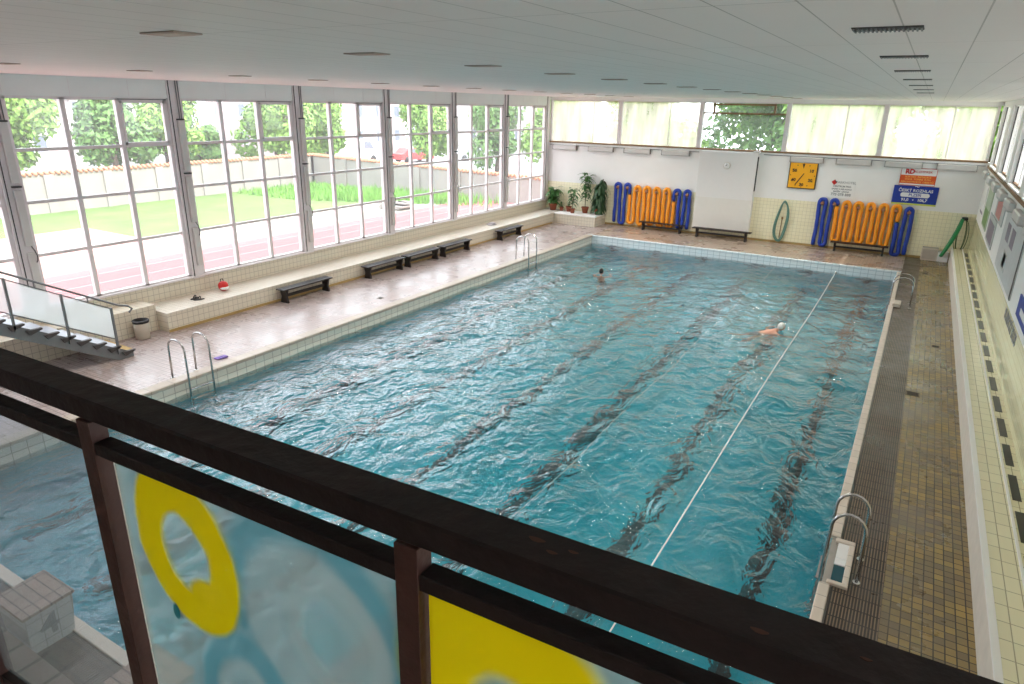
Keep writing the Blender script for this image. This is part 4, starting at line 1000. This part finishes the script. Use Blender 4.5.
def garden_tree(x, y, h, rx, zc, rz, kind, label, seed, leaf=.20, n=7000, cat='tree'):
    t = thing('tree', (x, y, GZ), label, cat, 'trees outside')
    key = (kind, seed)
    m = M_tree if kind == 'sun' else M_tree2
    b = leaf_cloud(seed, n, rx, rz, leaf, 11, m); b.build('foliage', None, t, (0, 0, zc - GZ))
    b = MB(); b.tube([(0, 0, 0), (.1, .05, zc * .5), (0, 0, zc)], [.22, .17, .10], n=10)
    rnd = random.Random(seed)
    for k in range(5):
        a = rnd.uniform(0, 6.28); b.tube([(.05, 0, zc * .6), (rx * .3 * math.cos(a), rx * .3 * math.sin(a), zc * .9), (rx * .6 * math.cos(a), rx * .6 * math.sin(a), zc * 1.1 + rz * .2)], [.09, .06, .03], n=6)
    b.build('trunk', M_bark, t)
trees = [(-33, 15.6, 9, 3.2, 3.9, 3.0, 'sun', 'broad bright tree filling the leftmost window bay', 11),
         (-29.6, 20.7, 9, 2.1, 4.1, 2.9, 'deep', 'darker tree behind the middle of the first full window bay', 12),
         (-31, 25.0, 9, 2.3, 4.0, 2.8, 'sun', 'round tree seen right of the first full window bay', 13),
         (-33, 29.3, 7, 1.7, 2.3, 1.5, 'deep', 'low tree crown seen in the second window bay', 14),
         (-30, 33.2, 9, 2.5, 3.8, 3.1, 'sun', 'bright tree in the right half of the second window bay', 15),
         (-31, 39.5, 9, 2.6, 3.6, 3.3, 'sun', 'bright tree at the left of the third window bay', 16),
         (-24, 44.0, 9, 2.4, 4.0, 2.9, 'sun', 'tree in front of the pale house in the fourth bay', 17),
         (-18.3, 46.0, 9, 2.6, 3.7, 3.2, 'deep', 'leafy tree behind the far garden wall', 18),
         (-11.8, 44.5, 9, 3.0, 3.8, 3.1, 'sun', 'tree outside nearest the far left corner', 19)]
for a in trees: garden_tree(*a)
far_trees = [(-3, 40, 9, 4.0, 5.4, 3.6, 'sun', 'tree behind the leftmost frosted clerestory', 21), (3.5, 44, 9, 4.2, 5.8, 4.0, 'deep', 'dark tree behind the clear clerestory opening', 22), (8.5, 39, 9, 3.4, 5.2, 3.2, 'sun', 'tree behind the fourth clerestory', 23), (14.8, 39, 9, 3.6, 5.2, 3.6, 'sun', 'tree behind the rightmost far clerestory', 24), (0, 56, 12, 5, 8, 5, 'sun', 'tall tree farther behind the clerestory', 25), (21, 52, 12, 5, 7, 5, 'deep', 'tall tree far beyond the right corner', 26)]
for a in far_trees: garden_tree(*a, leaf=.26, n=7000)
# tall grass tufts
rnd = random.Random(5); b = MB(); vs = []; fs = []
for i in range(5200):
    if i % 3: x = rnd.uniform(-26.3, -15.0); y = rnd.uniform(26.5, 33.2)
    else: x = rnd.gauss(-13.5, 1.8); y = rnd.uniform(28, 33.4)
    if (x + 26.5) / 11 * 5 + 26.5 > y + 2.5: continue
    h = rnd.uniform(.15, .45 if x < -20 else .7); a = rnd.uniform(0, 3.14); dx, dy = math.cos(a) * .06, math.sin(a) * .06; lx, ly = rnd.uniform(-.2, .2), rnd.uniform(-.2, .2); o = len(vs)
    vs += [(x - dx, y - dy, GZ), (x + dx, y + dy, GZ), (x + lx, y + ly, GZ + h)]; fs.append((o, o + 1, o + 2))
b.add(vs, fs, M_grassblade); tag(b.build('tall_grass'), 'tall unmown grass growing along the garden wall', 'grass', kind='stuff')
b = MB()
for k in range(14): b.box(-14.2 + rnd.uniform(-.9, .9), -13.6 + rnd.uniform(-.6, 1.0), 27.2 + rnd.uniform(-.3, .3), 27.8 + rnd.uniform(-.2, .6), GZ + .09 * (k // 3), GZ + .09 * (k // 3) + .08, M_outwall)
tag(b.build('rubble_pile'), 'low pile of grey slabs on the lawn near the far garden wall', 'rubble')
# buildings
def house(x, y, w, d, h, m, label, floors, cols):
    t = thing('house', (x, y, GZ), label, 'building')
    b = MB(); b.box(-w / 2, w / 2, -d / 2, d / 2, 0, h); b.build('walls', m, t)
    b = MB(); b.prism([(-d / 2 - .5, h), (d / 2 + .5, h), (0, h + 2.4)], -w / 2 - .4, w / 2 + .4, None, 'x'); b.build('roof', M_roof, t)
    for f in range(floors):
        for c in range(cols):
            z = 1.2 + f * 2.8
            u = -d / 2 + d * (c + .5) / cols; b = MB(); b.box(w / 2 - .02, w / 2 + .05, u - .6, u + .6, z, z + 1.5, M_signwhite); wdw = b.build('window', None, t)
            b = MB(); b.box(w / 2 + .05, w / 2 + .07, u - .5, u + .5, z + .1, z + 1.4, M_bwin); b.build('pane', None, wdw)
    for f in range(floors):
        for c in range(max(2, int(w / 3.2))):
            z = 1.2 + f * 2.8; u = -w / 2 + w * (c + .5) / max(2, int(w / 3.2)); b = MB(); b.box(u - .6, u + .6, -d / 2 - .05, -d / 2 + .02, z, z + 1.5, M_signwhite); wdw = b.build('window', None, t)
            b = MB(); b.box(u - .5, u + .5, -d / 2 - .07, -d / 2 - .05, z + .1, z + 1.4, M_bwin); b.build('pane', None, wdw)
house(-52, 58, 12, 20, 7, M_bld2, 'pink rendered house seen through the third window bay', 2, 6)
house(-38, 84, 18, 14, 8.5, M_bld, 'pale grey house seen through the fourth window bay', 3, 4)
house(-58, 26, 10, 22, 5.6, M_bld, 'pale building behind the trees at the left', 2, 6)
def car(x, y, rz, m, label, kind='car'):
    t = thing(kind, (x, y, GZ + .03), label, kind, rz=rz)
    b = MB()
    if kind == 'van': prof = [(-2.4, .35), (-2.4, 2.0), (-2.2, 2.2), (1.1, 2.2), (1.7, 1.25), (2.4, 1.05), (2.4, .35)]
    else: prof = [(-2.1, .30), (-2.15, .85), (-1.7, .95), (-1.1, 1.42), (.5, 1.42), (1.1, .92), (2.0, .78), (2.1, .30)]
    b.prism(prof, -.85, .85, m, 'y'); b.build('body', None, t)
    b = MB(); g = [(-.9, .98), (-.75, 1.35), (.4, 1.35), (.85, .98)] if kind == 'car' else [(.3, 1.3), (.3, 2.0), (1.05, 2.0), (1.5, 1.3)]
    b.prism(g, -.86, .86, M_bwin, 'y'); b.build('windows', None, t)
    for wx in (-1.35, 1.35):
        for s in (-1, 1):
            b = MB(); b.lathe([(.32, -.1), (.32, .1)], (wx, s * .80, .32), M_black, 18, 'y'); b.build('wheel', None, t)
car(-38, 50.5, math.radians(80), M_signwhite, 'white van parked beyond the garden wall', 'van')
car(-33.5, 54, math.radians(75), mat('red car paint', (.45, .05, .05), .3), 'red car parked beyond the garden wall')
car(-30.5, 60, math.radians(70), mat('silver car paint', (.45, .46, .48), .3, .3), 'silver car parked beyond the trees')
car(-8.5, 44, math.radians(20), mat('blue car paint', (.06, .12, .30), .3), 'blue car parked outside the far left corner')
